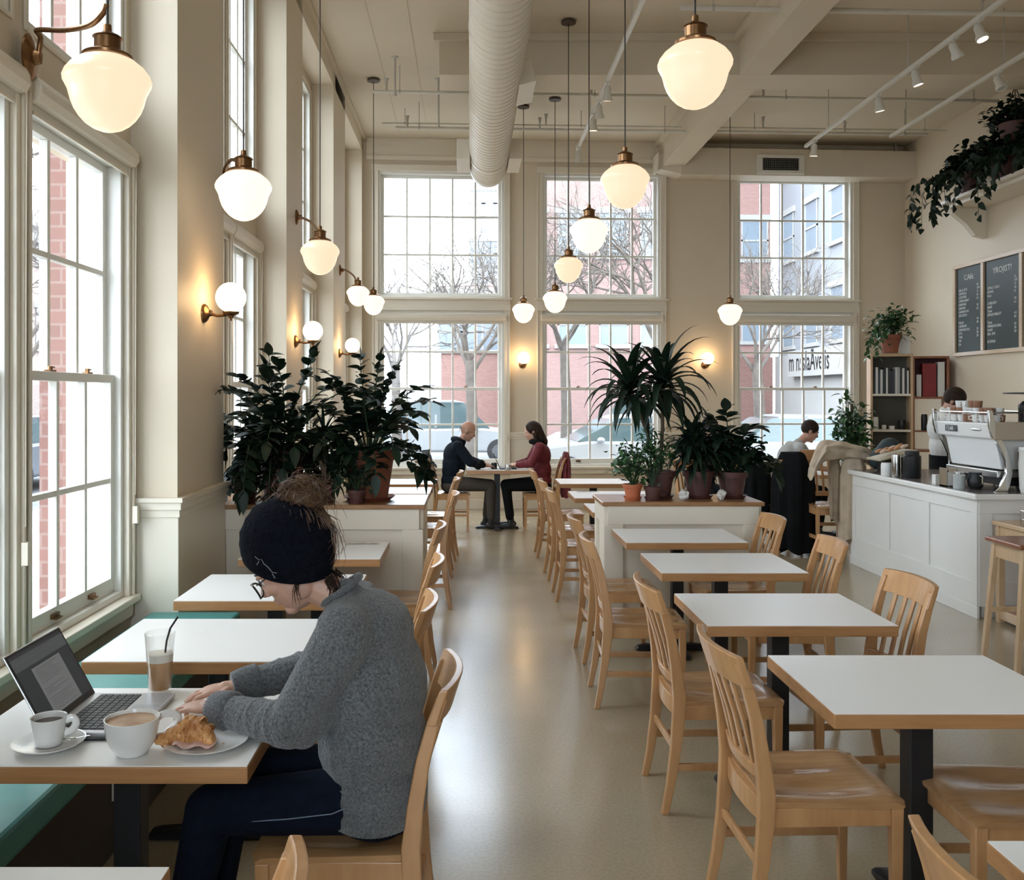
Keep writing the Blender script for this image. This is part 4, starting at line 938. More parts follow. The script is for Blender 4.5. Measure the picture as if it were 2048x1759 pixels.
def figure(name, label, J, mats, vx=.008, group=None, base=(0,0,0), hands=True, top_extra=None, bottom_extra=None, body_extra=None, wid=1.0, sleeve=1.0, short=False, armr=(.064,.05,.038), curl=.6):
    r = thing(name, label, 'person', base, group=group)
    q = M(); hp, ch, nk, hd = V(J['hip']), V(J['chest']), V(J['neck']), V(J['head']); R = frame(J['f'], J['u'])
    q.caps(hp, .10*wid, ch, .10*wid); q.caps(ch, .10*wid, nk-(nk-ch)*.2, .06); q.caps(nk, .05, hd-R@V((.01,0,.05)), .05)
    head(q, hd, R)
    for k in (0, 1):
        s_, e, w_ = V(J['sh'][k]), V(J['el'][k]), V(J['wr'][k])
        q.caps(mix(ch, s_, .3), .05, s_, .048); q.caps(s_, .044, e, .036); q.caps(e, .036, w_, .025)
        if hands: hand(q, w_, J['hf'][k], J.get('hu', (0,0,1)), (-1 if k == 0 else 1)*J.get('ts', 1), curl)
        kn, an = V(J['kn'][k]), V(J['an'][k]); h_ = V(J['hj'][k])
        q.caps(h_, .075, kn, .05); q.caps(kn, .048, mix(kn, an, .35), .045); q.caps(mix(kn, an, .35), .045, an, .034); foot(q, an, V(J['fd']))
    if body_extra: body_extra(q)
    b = vox(q.build('body', mats['skin'], r), vx, 3 if vx < .005 else 2)
    # garment on the upper body
    q = M(); sd = (V(J['sh'][1])-V(J['sh'][0])).normalized(); axis = (nk-hp).normalized(); RT = frame(axis.cross(sd)*-1 if False else sd.cross(axis), axis)
    if top_extra == 'skip': pass
    q.ell(mix(hp, ch, .12), (.135*wid, .165*wid, .13), RT, 18, 11); q.ell(mix(hp, ch, .5), (.13*wid, .16*wid, .18), RT, 18, 11); q.ell(ch, (.125*wid, .172*wid, .16), RT, 18, 11)
    q.caps(V(J['sh'][0]), armr[0]+.006, V(J['sh'][1]), armr[0]+.006); q.caps(ch, .10, nk, .062)
    for k in (0, 1):
        s_, e, w_ = V(J['sh'][k]), V(J['el'][k]), V(J['wr'][k])
        if short: q.caps(s_, armr[0]+.004, mix(s_, e, .65), armr[1]+.006)
        else:
            q.caps(s_, armr[0]+.002, e, armr[1]+.004); q.caps(e, armr[1]+.004, mix(e, w_, .80), armr[2]+.002)
            d = (w_-e).normalized(); RR = d.to_track_quat('Z', 'Y').to_matrix()
            for i, t_ in enumerate((.12,.26,.38,.52,.66)): q.ell(mix(e, w_, t_), ((armr[1]*(1-t_)+armr[2]*t_)+.011-.002*i,)*2+(.013,), RR @ Rx(.25*(-1)**i), 16, 7)
    if callable(top_extra): top_extra(q)
    vox(q.build(mats.get('topname', 'jacket'), mats['top'], r), max(vx, .005), 5)
    q = M(); q.ell(hp-V((0,0,.015)), (.135*wid, .178*wid, .105), None, 18, 11)
    for k in (0, 1):
        kn, an = V(J['kn'][k]), V(J['an'][k]); h_ = V(J['hj'][k]); q.caps(h_, .093, kn, .067); q.caps(kn, .067, mix(an, kn, .12), .05)
    if bottom_extra: bottom_extra(q)
    vox(q.build('trousers', mats['bot'], r), max(vx, .006), 5)
    q = M()
    for k in (0, 1): q = M(); foot(q, J['an'][k], V(J['fd']), 1.02, .004); vox(q.build('shoe', mats['shoe'], r), .007, 3)
    return r, b, R
def eyes(r, hd, R, s_=1.0):
    q = M(); wq = M()
    for k in (-1, 1):
        wq.ell(V(hd)+R@V((.079*s_,.031*k,.009)), (.009,.0125,.0075), R, 12, 8); q.ell(V(hd)+R@V((.0865*s_,.031*k,.009)), (.003,.0052,.0052), R, 10, 7)
    e = wq.build('eye', mat('eye_white',(.7,.68,.65),.2), r, smooth=70); q.build('iris', blk_m, e, smooth=70)
def hairshell(r, hd, R, m, rad=(.103,.086,.10), off=(-.018,0,.045), extra=None, name='hair', v=.007):
    q = M(); q.ell(V(hd)+R@V(off), rad, R, 20, 13)
    if extra: extra(q)
    return vox(q.build(name, m, r), v, 2)
# --- the woman at the laptop ------------------------------------------------
HD = V((-.500, 2.58, 1.188)); yc = 2.58
J = dict(hip=(-.262,yc,.565), chest=(-.292,yc,.93), neck=(-.352,yc,1.095), head=HD, f=(-.82,0,-.57), u=(-.57,0,.82),
    sh=((-.335,2.425,1.045),(-.335,2.745,1.045)), el=((-.470,2.400,.808),(-.47,2.80,.84)), wr=((-.705,2.555,.800),(-.690,2.700,.812)),
    hf=((-.86,.30,-.02),(-.93,-.16,-.06)), hj=((-.27,2.50,.575),(-.27,2.67,.575)), kn=((-.70,2.475,.555),(-.69,2.68,.565)), an=((-.80,2.47,.10),(-.76,2.68,.10)), fd=(-1,0,0))
def tx(q):
    q.ell((-.285,yc,.86), (.168,.19,.20)); q.ell((-.275,yc,.72), (.155,.195,.17)); q.ell((-.262,yc,.60), (.135,.20,.10)); q.ell((-.285,yc,1.01), (.13,.17,.115))
    q.caps((-.335,2.425,1.03), .078, (-.455,2.405,.83), .066)
    q.caps((-.40,2.43,.84), .06, (-.44,2.42,.79), .05)
main, bd, R = figure('person', 'woman in grey sweater and black beanie typing on the laptop', J, dict(skin=skin_m, top=sweat_m, topname='sweater', bot=jean_m, shoe=shoe_m), vx=.0028, base=(-.27,yc,0), top_extra=tx, armr=(.070,.056,.043), curl=.62)
eyes(main, HD, R)
# ribbed cuffs, hem and collar
for k in (0, 1):
    e, w_ = V(J['el'][k]), V(J['wr'][k]); d = (w_-e).normalized(); RR = d.to_track_quat('Z', 'Y').to_matrix(); q = M(); n = 64; secs = []
    for t_, rr in ((-.062,.046),(-.055,.052),(-.025,.0505),(0,.046),(.016,.042),(.018,.036)):
        secs.append([w_-d*.01+RR@V(((rr+.0028*(i%2))*math.cos(2*PI*i/n), (rr+.0028*(i%2))*math.sin(2*PI*i/n), t_)) for i in range(n)])
    q.loft(secs).build('cuff', rib_m, main, smooth=70)
q = M(); secs = []; n = 150
for z, g in ((.515,.0),(.52,.008),(.56,.012),(.60,.012),(.625,.004)):
    secs.append([(-.262+(.129+g+.0026*(i%2))*math.cos(2*PI*i/n), yc+(.185+g+.0026*(i%2))*math.sin(2*PI*i/n), z) for i in range(n)])
q.loft(secs).build('hem', rib_m, main, smooth=70)
q = M(); Rn = frame((-.6,0,-.3), (-.45,0,.85)); secs = []
for i in range(28):
    a = 2*PI*i/28; c = V((-.362,yc,1.125))+Rn@V((.066*math.cos(a), .062*math.sin(a), .010*math.cos(a)*-1)); ra = Rn@V((math.cos(a), math.sin(a), 0)); up = Rn@V((0,0,1))
    secs.append([c+ra*.007*math.cos(b)+up*.010*math.sin(b) for b in [2*PI*j/8 for j in range(8)]])
q.loft(secs, closed=True).build('collar', rib_m, main, smooth=70)
# beanie
A = V((.10,0,.99)).normalized(); RB = frame(V((-1,0,0)), A); n = 84; secs = []; BC = V((-.511,yc,1.171))
for rr, h in ((.104,.004),(.116,.0),(.124,.012),(.130,.04),(.1345,.075),(.131,.115),(.118,.155),(.093,.187),(.058,.207),(.02,.214),(.002,.215)):
    secs.append([BC+RB@V(((rr+.0008*(i%3==0)+ (.004*math.sin(i*.9+h*60) if h > .09 else 0)*(rr/.13))*math.cos(2*PI*i/n), (rr*.80+.0008*(i%3==0))*math.sin(2*PI*i/n), h+(.018*math.cos(2*PI*i/n)+.010*math.cos(4*PI*i/n))*(max(0,1-h/.12)))) for i in range(n)])
bn = M().loft(secs).build('beanie', knitb_m, main, smooth=70)
q = M()
def bproj(dx, dz):                                      # a point on the camera side of the beanie
    p = BC+RB@V((dx, 0, dz)); return V((p.x, yc-.101*math.sqrt(max(.05, 1-(dx/.134)**2)), p.z))
lg = [(.072,.066),(.060,.058),(.052,.060),(.046,.048),(.034,.040),(.022,.026),(.010,.024)]
q.tube([bproj(a, b-.004)+V((0,-.0035,0)) for a, b in lg], .0011, 6)
q.tube([bproj(.060,.050)+V((0,-.0035,0)), bproj(.066,.040)+V((0,-.0035,0))], .0013, 5).tube([bproj(.022,.018)+V((0,-.0035,0)), bproj(.014,.006)+V((0,-.0035,0))], .0013, 5)
q.build('emblem', mat('grey_thread',(.22,.22,.23),.7), bn)
# bun and loose hair
BU = V((-.472, yc, 1.388)); rnd = random.Random(3); q = M()
q.ell(BU+V((.0,0,-.008)), (.056,.050,.044))
def strand(pts, r0, r1): q.tube(pts, [r0+(r1-r0)*i/(len(pts)-1) for i in range(len(pts))], 4)
for i in range(520):
    a0 = rnd.uniform(0, 2*PI); RS = Rz(rnd.gauss(0,.5)) @ Rx(PI/2+rnd.gauss(0,.45)); k = rnd.uniform(.80,1.06); yy = rnd.uniform(-.040,.040); kk = math.sqrt(max(.2,1-(yy/.055)**2))*k
    pts = []; w1 = rnd.uniform(-.008,.008); oy = rnd.uniform(-.006,.008)
    for j in range(8):
        a = a0+j*.27; pts.append(BU+RS@V((.068*kk*math.cos(a), .052*kk*math.sin(a)+oy, yy+w1*math.sin(j*.9))))
    strand(pts, .00135, .0008)
for i in range(120):                                     # fly-aways
    d = V((rnd.gauss(0,1), rnd.gauss(0,.6), rnd.gauss(.2,.7))).normalized(); p = BU+V((d.x*.058, d.y*.05, d.z*.045)); L = rnd.uniform(.015,.062); sw = V((rnd.gauss(0,.7), rnd.gauss(0,.4), -.5))
    tg = V((-d.z,0,d.x))*rnd.choice((-1,1)); strand([p, p+(d*.4+tg*.5)*L, p+(d*.6+tg*.9)*L+sw*L*.3, p+(d*.5+tg*1.4)*L+sw*L*.6], .0008, .0004)
for i in range(90):                                     # strands under the bun over the back of the hat
    x = rnd.uniform(-.05,.09); p = BU+V((x*.5, rnd.uniform(-.04,.04), -.035)); e = V((-.505+.055+x*.8, yc-.085+rnd.uniform(-.005,.03), rnd.uniform(1.30,1.345)))
    strand(smooth_path([p, mix(p, e, .5)+V((.0,-.012,.012)), e],3), .0010, .0005)
for i in range(22):
    p = BU+V((.05+rnd.uniform(-.01,.02), -.03, -.04)); e = V((-.375+rnd.uniform(-.02,.03), yc-.06+rnd.uniform(-.02,.02), rnd.uniform(1.19,1.29)))
    strand([p, mix(p, e, .4)+V((.03,-.03,.01)), mix(p, e, .8)+V((.022,-.02,0)), e], .001, .0005)
q.build('hair_bun', hairl_m, main, smooth=80)
q = M()
for i in range(150):                                    # nape and temple hair
    a = rnd.uniform(-1.1,1.1); s0 = V((-.40+.02*rnd.random(), yc+.070*math.sin(a), 1.165+rnd.uniform(-.01,.01))); e = s0+V((rnd.uniform(.0,.03), rnd.uniform(-.012,.012), -rnd.uniform(.03,.075)))
    strand([s0, mix(s0, e, .5)+V((.010,0,0)), e], .0015, .0006)
q.build('loose_hair', hairb_m, main, smooth=80); q = M()
for i in range(16):
    s0 = V((-.470+rnd.uniform(-.006,.006), yc-.084, 1.16)); e = s0+V((rnd.uniform(-.012,.012), rnd.uniform(-.004,.0), -rnd.uniform(.03,.06))); strand([s0, mix(s0,e,.5)+V((-.004,-.004,0)), e], .0007, .0004)
q.build('loose_hair', hairb_m, main, smooth=80)
# glasses
g = M(); Lx = lambda x, y, z: HD+R@V((x,y,z))
for k in (-1, 1):
    pts = [Lx(.112-.012*abs(math.cos(a)), k*.035+.029*math.cos(a), .002+.024*math.sin(a)*(1.0 if abs(math.sin(a)) < .9 else .96)) for a in [2*PI*i/20 for i in range(21)]]
    g.tube(pts, .0029, 6); g.tube([Lx(.092,k*.061,.016), Lx(.05,k*.077,.018), Lx(-.012,k*.082,.014), Lx(-.03,k*.080,-.006)], .0022, 6)
g.tube([Lx(.101,-.008,.012), Lx(.106,0,.015), Lx(.101,.008,.012)], .0022, 6)
g.build('glasses', mat('black_acetate',(.01,.01,.01),.2,coat=.5), main, smooth=60)
q = M(); Lz = lambda x, y, z: HD+R@V((x,y,z))
for k in (-1,1): q.tube([Lz(.088,k*.014,.034), Lz(.090,k*.03,.040), Lz(.078,k*.048,.034)], [.002,.003,.0015], 5)
q.build('eyebrow', hairb_m, main)
q = M()
for w_, sd in (((-.38,2.402,.655),1),):
    q.tube([(-.30,2.408,.60), (-.36,2.398,.578), (-.48,2.407,.560), (-.60,2.413,.55)], .0016, 5).tube([(-.285,2.405,.625), (-.25,2.395,.585), (-.225,2.398,.53)], .0015, 5)
q.build('jean_seam', mat('pale_thread',(.16,.19,.26),.8), main)
# nails are part of the hands
# --- the bald man and the woman in red at the back table -------------------
Y = 11.55
J = dict(hip=(-.22,Y,.55), chest=(-.20,Y,.93), neck=(-.11,Y,1.09), head=(-.03,Y,1.215), f=(.9,0,-.43), u=(.43,0,.9), sh=((-.155,Y+.19,1.035),(-.155,Y-.19,1.035)), el=((.0,Y+.22,.84),(.0,Y-.23,.84)), wr=((.20,Y+.10,.795),(.20,Y-.12,.795)),
    hf=((1,-.2,-.1),(1,.2,-.1)), hj=((-.2,Y+.09,.56),(-.2,Y-.09,.56)), kn=((.26,Y+.11,.54),(.26,Y-.11,.54)), an=((.20,Y+.1,.1),(.26,Y-.1,.1)), fd=(1,0,0))
def hood(q): q.ell((-.16,Y,1.10), (.09,.12,.05), Ry(.4)); q.ell((-.2,Y,.80), (.15,.2,.2))
mn, b, Rm = figure('person', 'bald man in a navy hooded jacket seated at the back table', J, dict(skin=skinr_m, top=navy_m, bot=khaki_m, shoe=shoe_m), vx=.007, base=(-.2,Y,0), top_extra=hood, wid=1.1)
eyes(mn, J['head'], Rm)
q = M(); c = V(J['head'])
for i in range(160):
    a = rnd.uniform(-2.4,2.4)+PI; z = rnd.uniform(-.03,.04); p = c+Rm@V((-.008+.092*math.cos(a), .074*math.sin(a), z)); 
    if (Rm.inverted()@(p-c)).x > .03: continue
    q.tube([p, p+Rm@V((-.006,0,-.012))], .0015, 3)
q.build('short_grey_hair', mat('grey_hair',(.3,.26,.22),.6), mn)
J = dict(hip=(.90,Y,.55), chest=(.90,Y,.92), neck=(.845,Y,1.07), head=(.785,Y,1.205), f=(-.93,0,-.36), u=(-.36,0,.93), sh=((.865,Y-.17,1.02),(.865,Y+.17,1.02)), el=((.76,Y-.21,.83),(.76,Y+.21,.83)), wr=((.565,Y-.09,.795),(.565,Y+.08,.795)),
    hf=((-1,.15,-.1),(-1,-.15,-.1)), hj=((.88,Y-.09,.56),(.88,Y+.09,.56)), kn=((.45,Y-.1,.54),(.45,Y+.1,.54)), an=((.50,Y-.1,.1),(.52,Y+.1,.1)), fd=(-1,0,0))
wm, b, Rw = figure('person', 'woman with long dark hair in a red jacket at the back table', J, dict(skin=skin_m, top=red_m, bot=blk_m, shoe=shoe_m), vx=.007, base=(.9,Y,0), wid=.95)
eyes(wm, J['head'], Rw)
def lh_(q):
    c = V(J['head']); q.caps(c+Rw@V((-.05,0,.03)), .085, c+V((.12,0,-.12)), .075); q.caps(c+V((.10,0,-.10)), .08, c+V((.14,0,-.27)), .06)
    q.caps(c+V((.03,-.075,-.02)), .03, c+V((.05,-.08,-.17)), .025); q.caps(c+V((.03,.075,-.02)), .03, c+V((.05,.08,-.17)), .025)
hairshell(wm, J['head'], Rw, hairb_m, off=(-.022,0,.04), extra=lh_)
q = M(); q.tube([V((.845,Y,1.09))+V((.075*math.cos(a),.085*math.sin(a),.0)) for a in [2*PI*i/16 for i in range(17)]], .035, 8); q.build('scarf', blk_m, wm, smooth=70)
# --- man in the grey tee by the right window ---------------------------------
Y = 10.9
J = dict(hip=(3.68,Y,.55), chest=(3.78,Y,.95), neck=(3.90,Y,1.10), head=(4.03,Y,1.235), f=(.90,-.1,-.42), u=(.42,0,.9), sh=((3.86,Y+.19,1.05),(3.86,Y-.19,1.05)), el=((4.02,Y+.2,.83),(4.02,Y-.22,.83)), wr=((4.24,Y+.1,.79),(4.22,Y-.12,.79)),
    hf=((1,-.2,-.1),(1,.2,-.1)), hj=((3.7,Y+.09,.56),(3.7,Y-.09,.56)), kn=((4.14,Y+.11,.54),(4.14,Y-.11,.54)), an=((4.05,Y+.1,.1),(4.10,Y-.1,.1)), fd=(1,0,0))
gm, b, Rg = figure('person', 'dark haired man in a grey t-shirt leaning forward by the right window', J, dict(skin=skinr_m, top=tee_m, topname='tshirt', bot=blk_m, shoe=shoe_m), vx=.007, base=(3.7,Y,0), short=True)
eyes(gm, J['head'], Rg); hairshell(gm, J['head'], Rg, hairb_m)
chair(3.66, 10.9, 0, 'wooden chair under the man in the grey t-shirt', 'wooden chairs near the right window')
table(TR, 4.42, 10.9, 'white topped table of the man in the grey t-shirt, behind the counter end', gB)
# --- person in a black cap behind the right planter --------------------------
Y = 10.8; X0 = 2.74
J = dict(hip=(X0,Y,.55), chest=(X0+.02,Y-.02,.96), neck=(X0+.05,Y-.05,1.13), head=(X0+.05,Y-.10,1.275), f=(.5,-.75,-.45), u=(.25,-.38,.9), sh=((X0+.16,Y+.08,1.07),(X0-.12,Y-.12,1.07)), el=((X0+.24,Y-.12,.86),(X0-.06,Y-.3,.86)), wr=((X0+.2,Y-.32,.8),(X0+.08,Y-.42,.8)),
    hf=((.2,-1,0),(.4,-1,0)), hj=((X0+.08,Y-.03,.56),(X0-.07,Y-.06,.56)), kn=((X0+.25,Y-.38,.54),(X0-.02,Y-.45,.54)), an=((X0+.25,Y-.36,.1),(X0,Y-.42,.1)), fd=(.3,-.95,0))
cpn, b, Rc = figure('person', 'person in a black cap and black jacket behind the right planter', J, dict(skin=skinr_m, top=blk_m, bot=blk_m, shoe=shoe_m), vx=.008, base=(X0,Y,0))
hairshell(cpn, J['head'], Rc, blk_m, name='cap', extra=lambda q: q.ell(V(J['head'])+Rc@V((.10,0,.05)), (.06,.07,.010), Rc))
chair(X0+.0, 10.83, -PI/2+.5, 'wooden chair under the person in the black cap', 'wooden chairs near the right window')
# --- barista --------------------------------------------------------------------
Y = 9.38
J = dict(hip=(4.86,Y,.98), chest=(4.80,Y-.02,1.33), neck=(4.83,Y-.04,1.50), head=(4.895,Y-.08,1.605), f=(.72,-.35,-.58), u=(.5,-.3,.78), sh=((4.84,Y+.17,1.42),(4.76,Y-.19,1.42)), el=((4.95,Y+.2,1.18),(4.76,Y-.30,1.15)), wr=((5.05,Y-.05,1.06),(4.93,Y-.42,1.04)),
    hf=((.5,-.6,-.2),(.6,-.6,-.3)), hj=((4.87,Y+.08,.95),(4.85,Y-.08,.95)), kn=((4.88,Y+.09,.52),(4.87,Y-.09,.52)), an=((4.86,Y+.1,.1),(4.84,Y-.1,.1)), fd=(.9,-.4,0))
ba, b, Ra = figure('person', 'barista in a white t-shirt bending forward behind the espresso machine', J, dict(skin=skinr_m, top=wtee_m, topname='tshirt', bot=blk_m, shoe=shoe_m), vx=.007, base=(4.86,Y,0), short=True, wid=1.05)
hairshell(ba, J['head'], Ra, hairb_m, rad=(.108,.09,.105))
q = M(); q.loft([[(4.86+.155*math.cos(a), Y-.01+.195*math.sin(a), z) for a in [2*PI*i/24 for i in range(24)]] for z in (.70,.85,1.06)]); q.build('apron', blk_m, ba, smooth=60)
# ---------------------------------------------------------------- things on the laptop table
TZ = .7503
r = thing('laptop', 'open silver laptop with dark screen facing the woman', 'laptop', (-1.02, 2.625, TZ))
lx0, lx1, ly0, ly1 = -1.145, -.895, 2.465, 2.795
alu = mat('aluminium', (.52,.52,.53), .32, metal=.5, spec=.5); keym = mat('key_black', (.015,.015,.017), .5); lcd = mat('screen_dark', (.012,.013,.014), .5, spec=.25, emit=(.022,.024,.026), es=.8)
b = M().bx(lx0, lx1, ly0, ly1, TZ+.002, TZ+.016).build('laptop_base', alu, r, bevel=.004)
M().bx(lx0+.03,lx1-.095,ly0+.02,ly1-.02,TZ+.016,TZ+.0165).build('key_bed', keym, b)
q = M()
for i in range(6):
    for j in range(14):
        if i == 5 and 4 <= j <= 8:
            if j == 4: q.bx(lx0+.033+i*.0205, lx0+.050+i*.0205, ly0+.024+j*.0207, ly0+.024+9*.0207-.003, TZ+.0165, TZ+.018)
            continue
        q.bx(lx0+.033+i*.0205, lx0+.050+i*.0205, ly0+.024+j*.0207, ly0+.024+(j+1)*.0207-.0035, TZ+.0165, TZ+.018)
q.build('keys', mat('keycaps',(.028,.028,.031),.45), b)
M().bx(lx1-.085, lx1-.01, ly0+.11, ly1-.11, TZ+.016, TZ+.0163).build('trackpad', mat('trackpad_grey',(.42,.42,.43),.3), b)
th = math.radians(29); SR = Matrix(((0, -math.sin(th), math.cos(th)),(1,0,0),(0, math.cos(th), math.sin(th))))   # cols: along Y, up the lid, out of screen
SM = Matrix.Translation((lx0+.006, 0, TZ+.014)) @ SR.to_4x4()
sbx = lambda a, b_, c, d, e, f: M().bx(a, b_, c, d, e, f).xf(SM)
lid = sbx(ly0, ly1, 0, .232, -.006, 0).build('lid', alu, r, bevel=.003)
sbx(ly0+.002, ly1-.002, .003, .229, 0, .001).build('bezel', keym, lid)
scn = sbx(ly0+.010, ly1-.010, .020, .222, .001, .0014).build('screen', lcd, lid)
sbx(ly0+.010, ly1-.010, .175, .212, .0014, .0016).build('toolbar', mat('screen_bar',(.02,.02,.02),.5,spec=.25,emit=(.055,.058,.06),es=.8), lid)
sbx(ly0+.085, ly1-.075, .022, .165, .0014, .0016).build('document', mat('screen_page',(.03,.03,.03),.5,spec=.25,emit=(.115,.12,.118),es=.8), lid)
q = M()
rr_ = random.Random(5)
for i in range(22):
    if i in (8,9,14): continue
    L = rr_.uniform(.04,.13) if i % 3 else .135
    q.bx(ly0+.10, ly0+.10+L, .156-i*.006, .1575-i*.006, .0016, .0018)
for i in range(22): q.bx(ly0+.03+i*.012, ly0+.030+i*.012+.006*(1+i%2*.6), .196, .1975, .0016, .0018)
q.xf(SM).build('screen_text', mat('screen_ink',(.03,.03,.03),.4,emit=(.05,.05,.052),es=.8), scn)
# cups
def cup(loc, prof, liquid, lr, lz, label, rz, hs, name='coffee_cup', lm=None):
    r = thing(name, label, 'cup', loc, rz)
    M().lathe(prof, n=40).build('cup_body', ceram_m, r, local=True, smooth=50)
    M().lathe([(lr,lz-.002),(lr,lz)], n=32).build('coffee', lm, r, local=True)
    M().tube(smooth_path(hs), .0062, 12, flat=1.6).build('handle', ceram_m, r, local=True, smooth=70)
    return r
cof = mat('black_coffee', (.05,.02,.008), .12); 
latte = mat('latte_foam', (.62,.44,.28), .45, col2=(.38,.2,.09), vscale=16)
cup((-.868,2.36,TZ), [(.034,.0),(.039,.003),(.042,.008),(.055,.026),(.0635,.050),(.067,.075),(.0685,.093),(.0655,.093),(.062,.070),(.048,.03),(0,.015)], 1, .0635, .084, 'large white cappuccino cup at the front of the laptop table', D(35), [(.060,0,.078),(.085,0,.086),(.112,0,.078),(.118,0,.062),(.10,0,.042),(.075,0,.030),(.053,0,.030)], lm=latte)
sc1 = thing('saucer', 'white saucer under the small coffee cup', 'saucer', (-1.10,2.40,TZ))
M().lathe([(.045,0),(.05,.002),(.075,.010),(.089,.017),(.091,.020),(.086,.0195),(.06,.010),(.03,.007),(0,.007)], n=40).build('saucer_body', ceram_m, sc1, local=True, smooth=60)
cup((-1.10,2.40,TZ+.0085), [(.030,0),(.034,.003),(.038,.02),(.042,.05),(.0445,.068),(.0455,.073),(.042,.072),(.036,.03),(0,.012)], 1, .0405, .058, 'small white cup of black coffee on its saucer', D(15), [(.041,0,.060),(.058,0,.064),(.066,0,.05),(.055,0,.032),(.038,0,.026)], lm=cof)
sp = thing('teaspoon', 'small metal teaspoon lying on the saucer', 'spoon', (-1.05,2.41,TZ+.02), D(15))
M().ell((0,0,0),(.018,.010,.003)).tube([(.015,0,.001),(.05,0,.004)], .0016, 6).build('spoon_body', chrome_m, sp, local=True, smooth=70)
pl = thing('plate', 'white side plate holding the croissant', 'plate', (-.693,2.415,TZ))
M().lathe([(.055,0),(.06,.002),(.085,.009),(.105,.015),(.109,.018),(.104,.018),(.08,.011),(.055,.006),(0,.006)], n=56).build('plate_body', ceram_m, pl, local=True, smooth=60)
cr_m = mat('croissant_crust', (.72,.38,.14), .5, col2=(.34,.12,.03), vscale=26, bump=1.0, bscale=55, detail=8)
cr = thing('croissant', 'flaky croissant filled with ham on the plate', 'croissant', (-.72,2.41,TZ+.008))
q = M(); rc = random.Random(4); cx, cy, cz = -.725, 2.41, TZ+.010
path = [(-.072,-.022,.012,.016),(-.055,-.012,.016,.022),(-.035,-.002,.022,.028),(-.012,.006,.030,.035),(.012,.006,.028,.034),(.035,-.004,.019,.027),(.052,-.016,.012,.020)]
for i in range(37):
    t_ = i/36*5.999; k = int(t_); u_ = t_-k; x, y, z, r0 = [path[k][j]*(1-u_)+path[min(6,k+1)][j]*u_ for j in range(4)]
    r0 *= 1+.07*math.sin(i*1.9); q.ell((cx+x,cy+y,cz+z*.95), (.009, r0*1.02, r0*1.04), Rz(-.35*x/.06+.2), 16, 10)
for i in range(170):
    t_ = rc.random()*5.99; k = int(t_); x, y, z, r0 = path[k]; a = rc.uniform(-1.5,1.5)
    q.ell((cx+x+rc.uniform(-.01,.012), cy+y+r0*math.sin(a)*1.0, cz+z+r0*math.cos(a)*1.02), (rc.uniform(.003,.009), rc.uniform(.006,.014), .0018), Rx(-a) @ Rz(rc.uniform(-.7,.7)) @ Ry(rc.uniform(-.4,.4)), 8, 5)
vox(q.build('pastry', cr_m, cr), .0016, 1, .4)
ham_m = mat('ham', (.62,.36,.30), .4, col2=(.70,.52,.45), vscale=30, bump=.4)
q = M(); n = 16; secs = []
for i in range(n+1):
    t_ = i/n; x = cx-.045+.11*t_; y = cy-.036-.014*math.sin(t_*PI)+.004*math.sin(t_*20); z = cz+.004+.005*math.sin(t_*13)
    secs.append([(x,y,z),(x,y+.03,z+.004),(x,y+.03,z+.008),(x,y-.002,z+.006+.003*math.sin(t_*17))])
q.loft(secs).build('ham_slice', ham_m, cr, smooth=60)
q = M()
for i in range(16): 
    a = rc.uniform(0,6.3); d_ = rc.uniform(.03,.085); q.ell((cx+d_*math.cos(a)*.95, cy+d_*.5*math.sin(a)-.01, cz+.001), (rc.uniform(.002,.004),rc.uniform(.001,.003),.001), None, 6, 4)
q.build('flakes', cr_m, cr)
# iced latte
def tglass():
    m = bpy.data.materials.new('drinking_glass'); m.use_nodes = True; t = m.node_tree; N = t.nodes; L = t.links
    N.remove(N['Principled BSDF']); tr = N.new('ShaderNodeBsdfTransparent'); gl = N.new('ShaderNodeBsdfGlossy'); mx = N.new('ShaderNodeMixShader'); lw_ = N.new('ShaderNodeLayerWeight'); lw_.inputs[0].default_value = .12
    tr.inputs[0].default_value = (.975,.975,.97,1); gl.inputs['Roughness'].default_value = .03; L.new(lw_.outputs[1], mx.inputs[0]); L.new(tr.outputs[0], mx.inputs[1]); L.new(gl.outputs[0], mx.inputs[2]); L.new(mx.outputs[0], N['Material Output'].inputs[0]); return m
g = thing('iced_latte', 'tall glass of iced latte with a black straw behind the laptop', 'drink', (-.960,2.845,TZ))
gm_ = tglass()
M().lathe([(0,.0),(.033,.0),(.035,.006),(.038,.08),(.046,.185),(.0445,.186),(.0365,.08),(.0325,.014),(0,.012)], n=36).build('glass', gm_, g, local=True, smooth=50)
M().lathe([(0,.0125),(.032,.014),(.0360,.08),(.0385,.098),(0,.099)], n=36).build('latte', mat('latte',(.48,.25,.10),.3,col2=(.52,.30,.15),vscale=12), g, local=True, smooth=50)
M().lathe([(0,.099),(.0386,.0985),(.0408,.122),(.02,.125),(0,.124)], n=36).build('foam', mat('milk_foam',(.72,.66,.56),.5), g, local=True, smooth=50)
M().tube([(.004,.0,.02),(.022,-.004,.16),(.034,-.006,.20),(.058,-.008,.236)], .0032, 8).build('straw', black_m, g, local=True, smooth=60)
pen = M().tube([(-1.03,2.445,TZ+.005),(-.93,2.45,TZ+.005)], .0045, 8).build('pen', black_m); tag(pen, 'black pen lying in front of the laptop edge', 'pen')
ph = M().bx(-.83,-.83+.0,0,0,0,0) if False else None
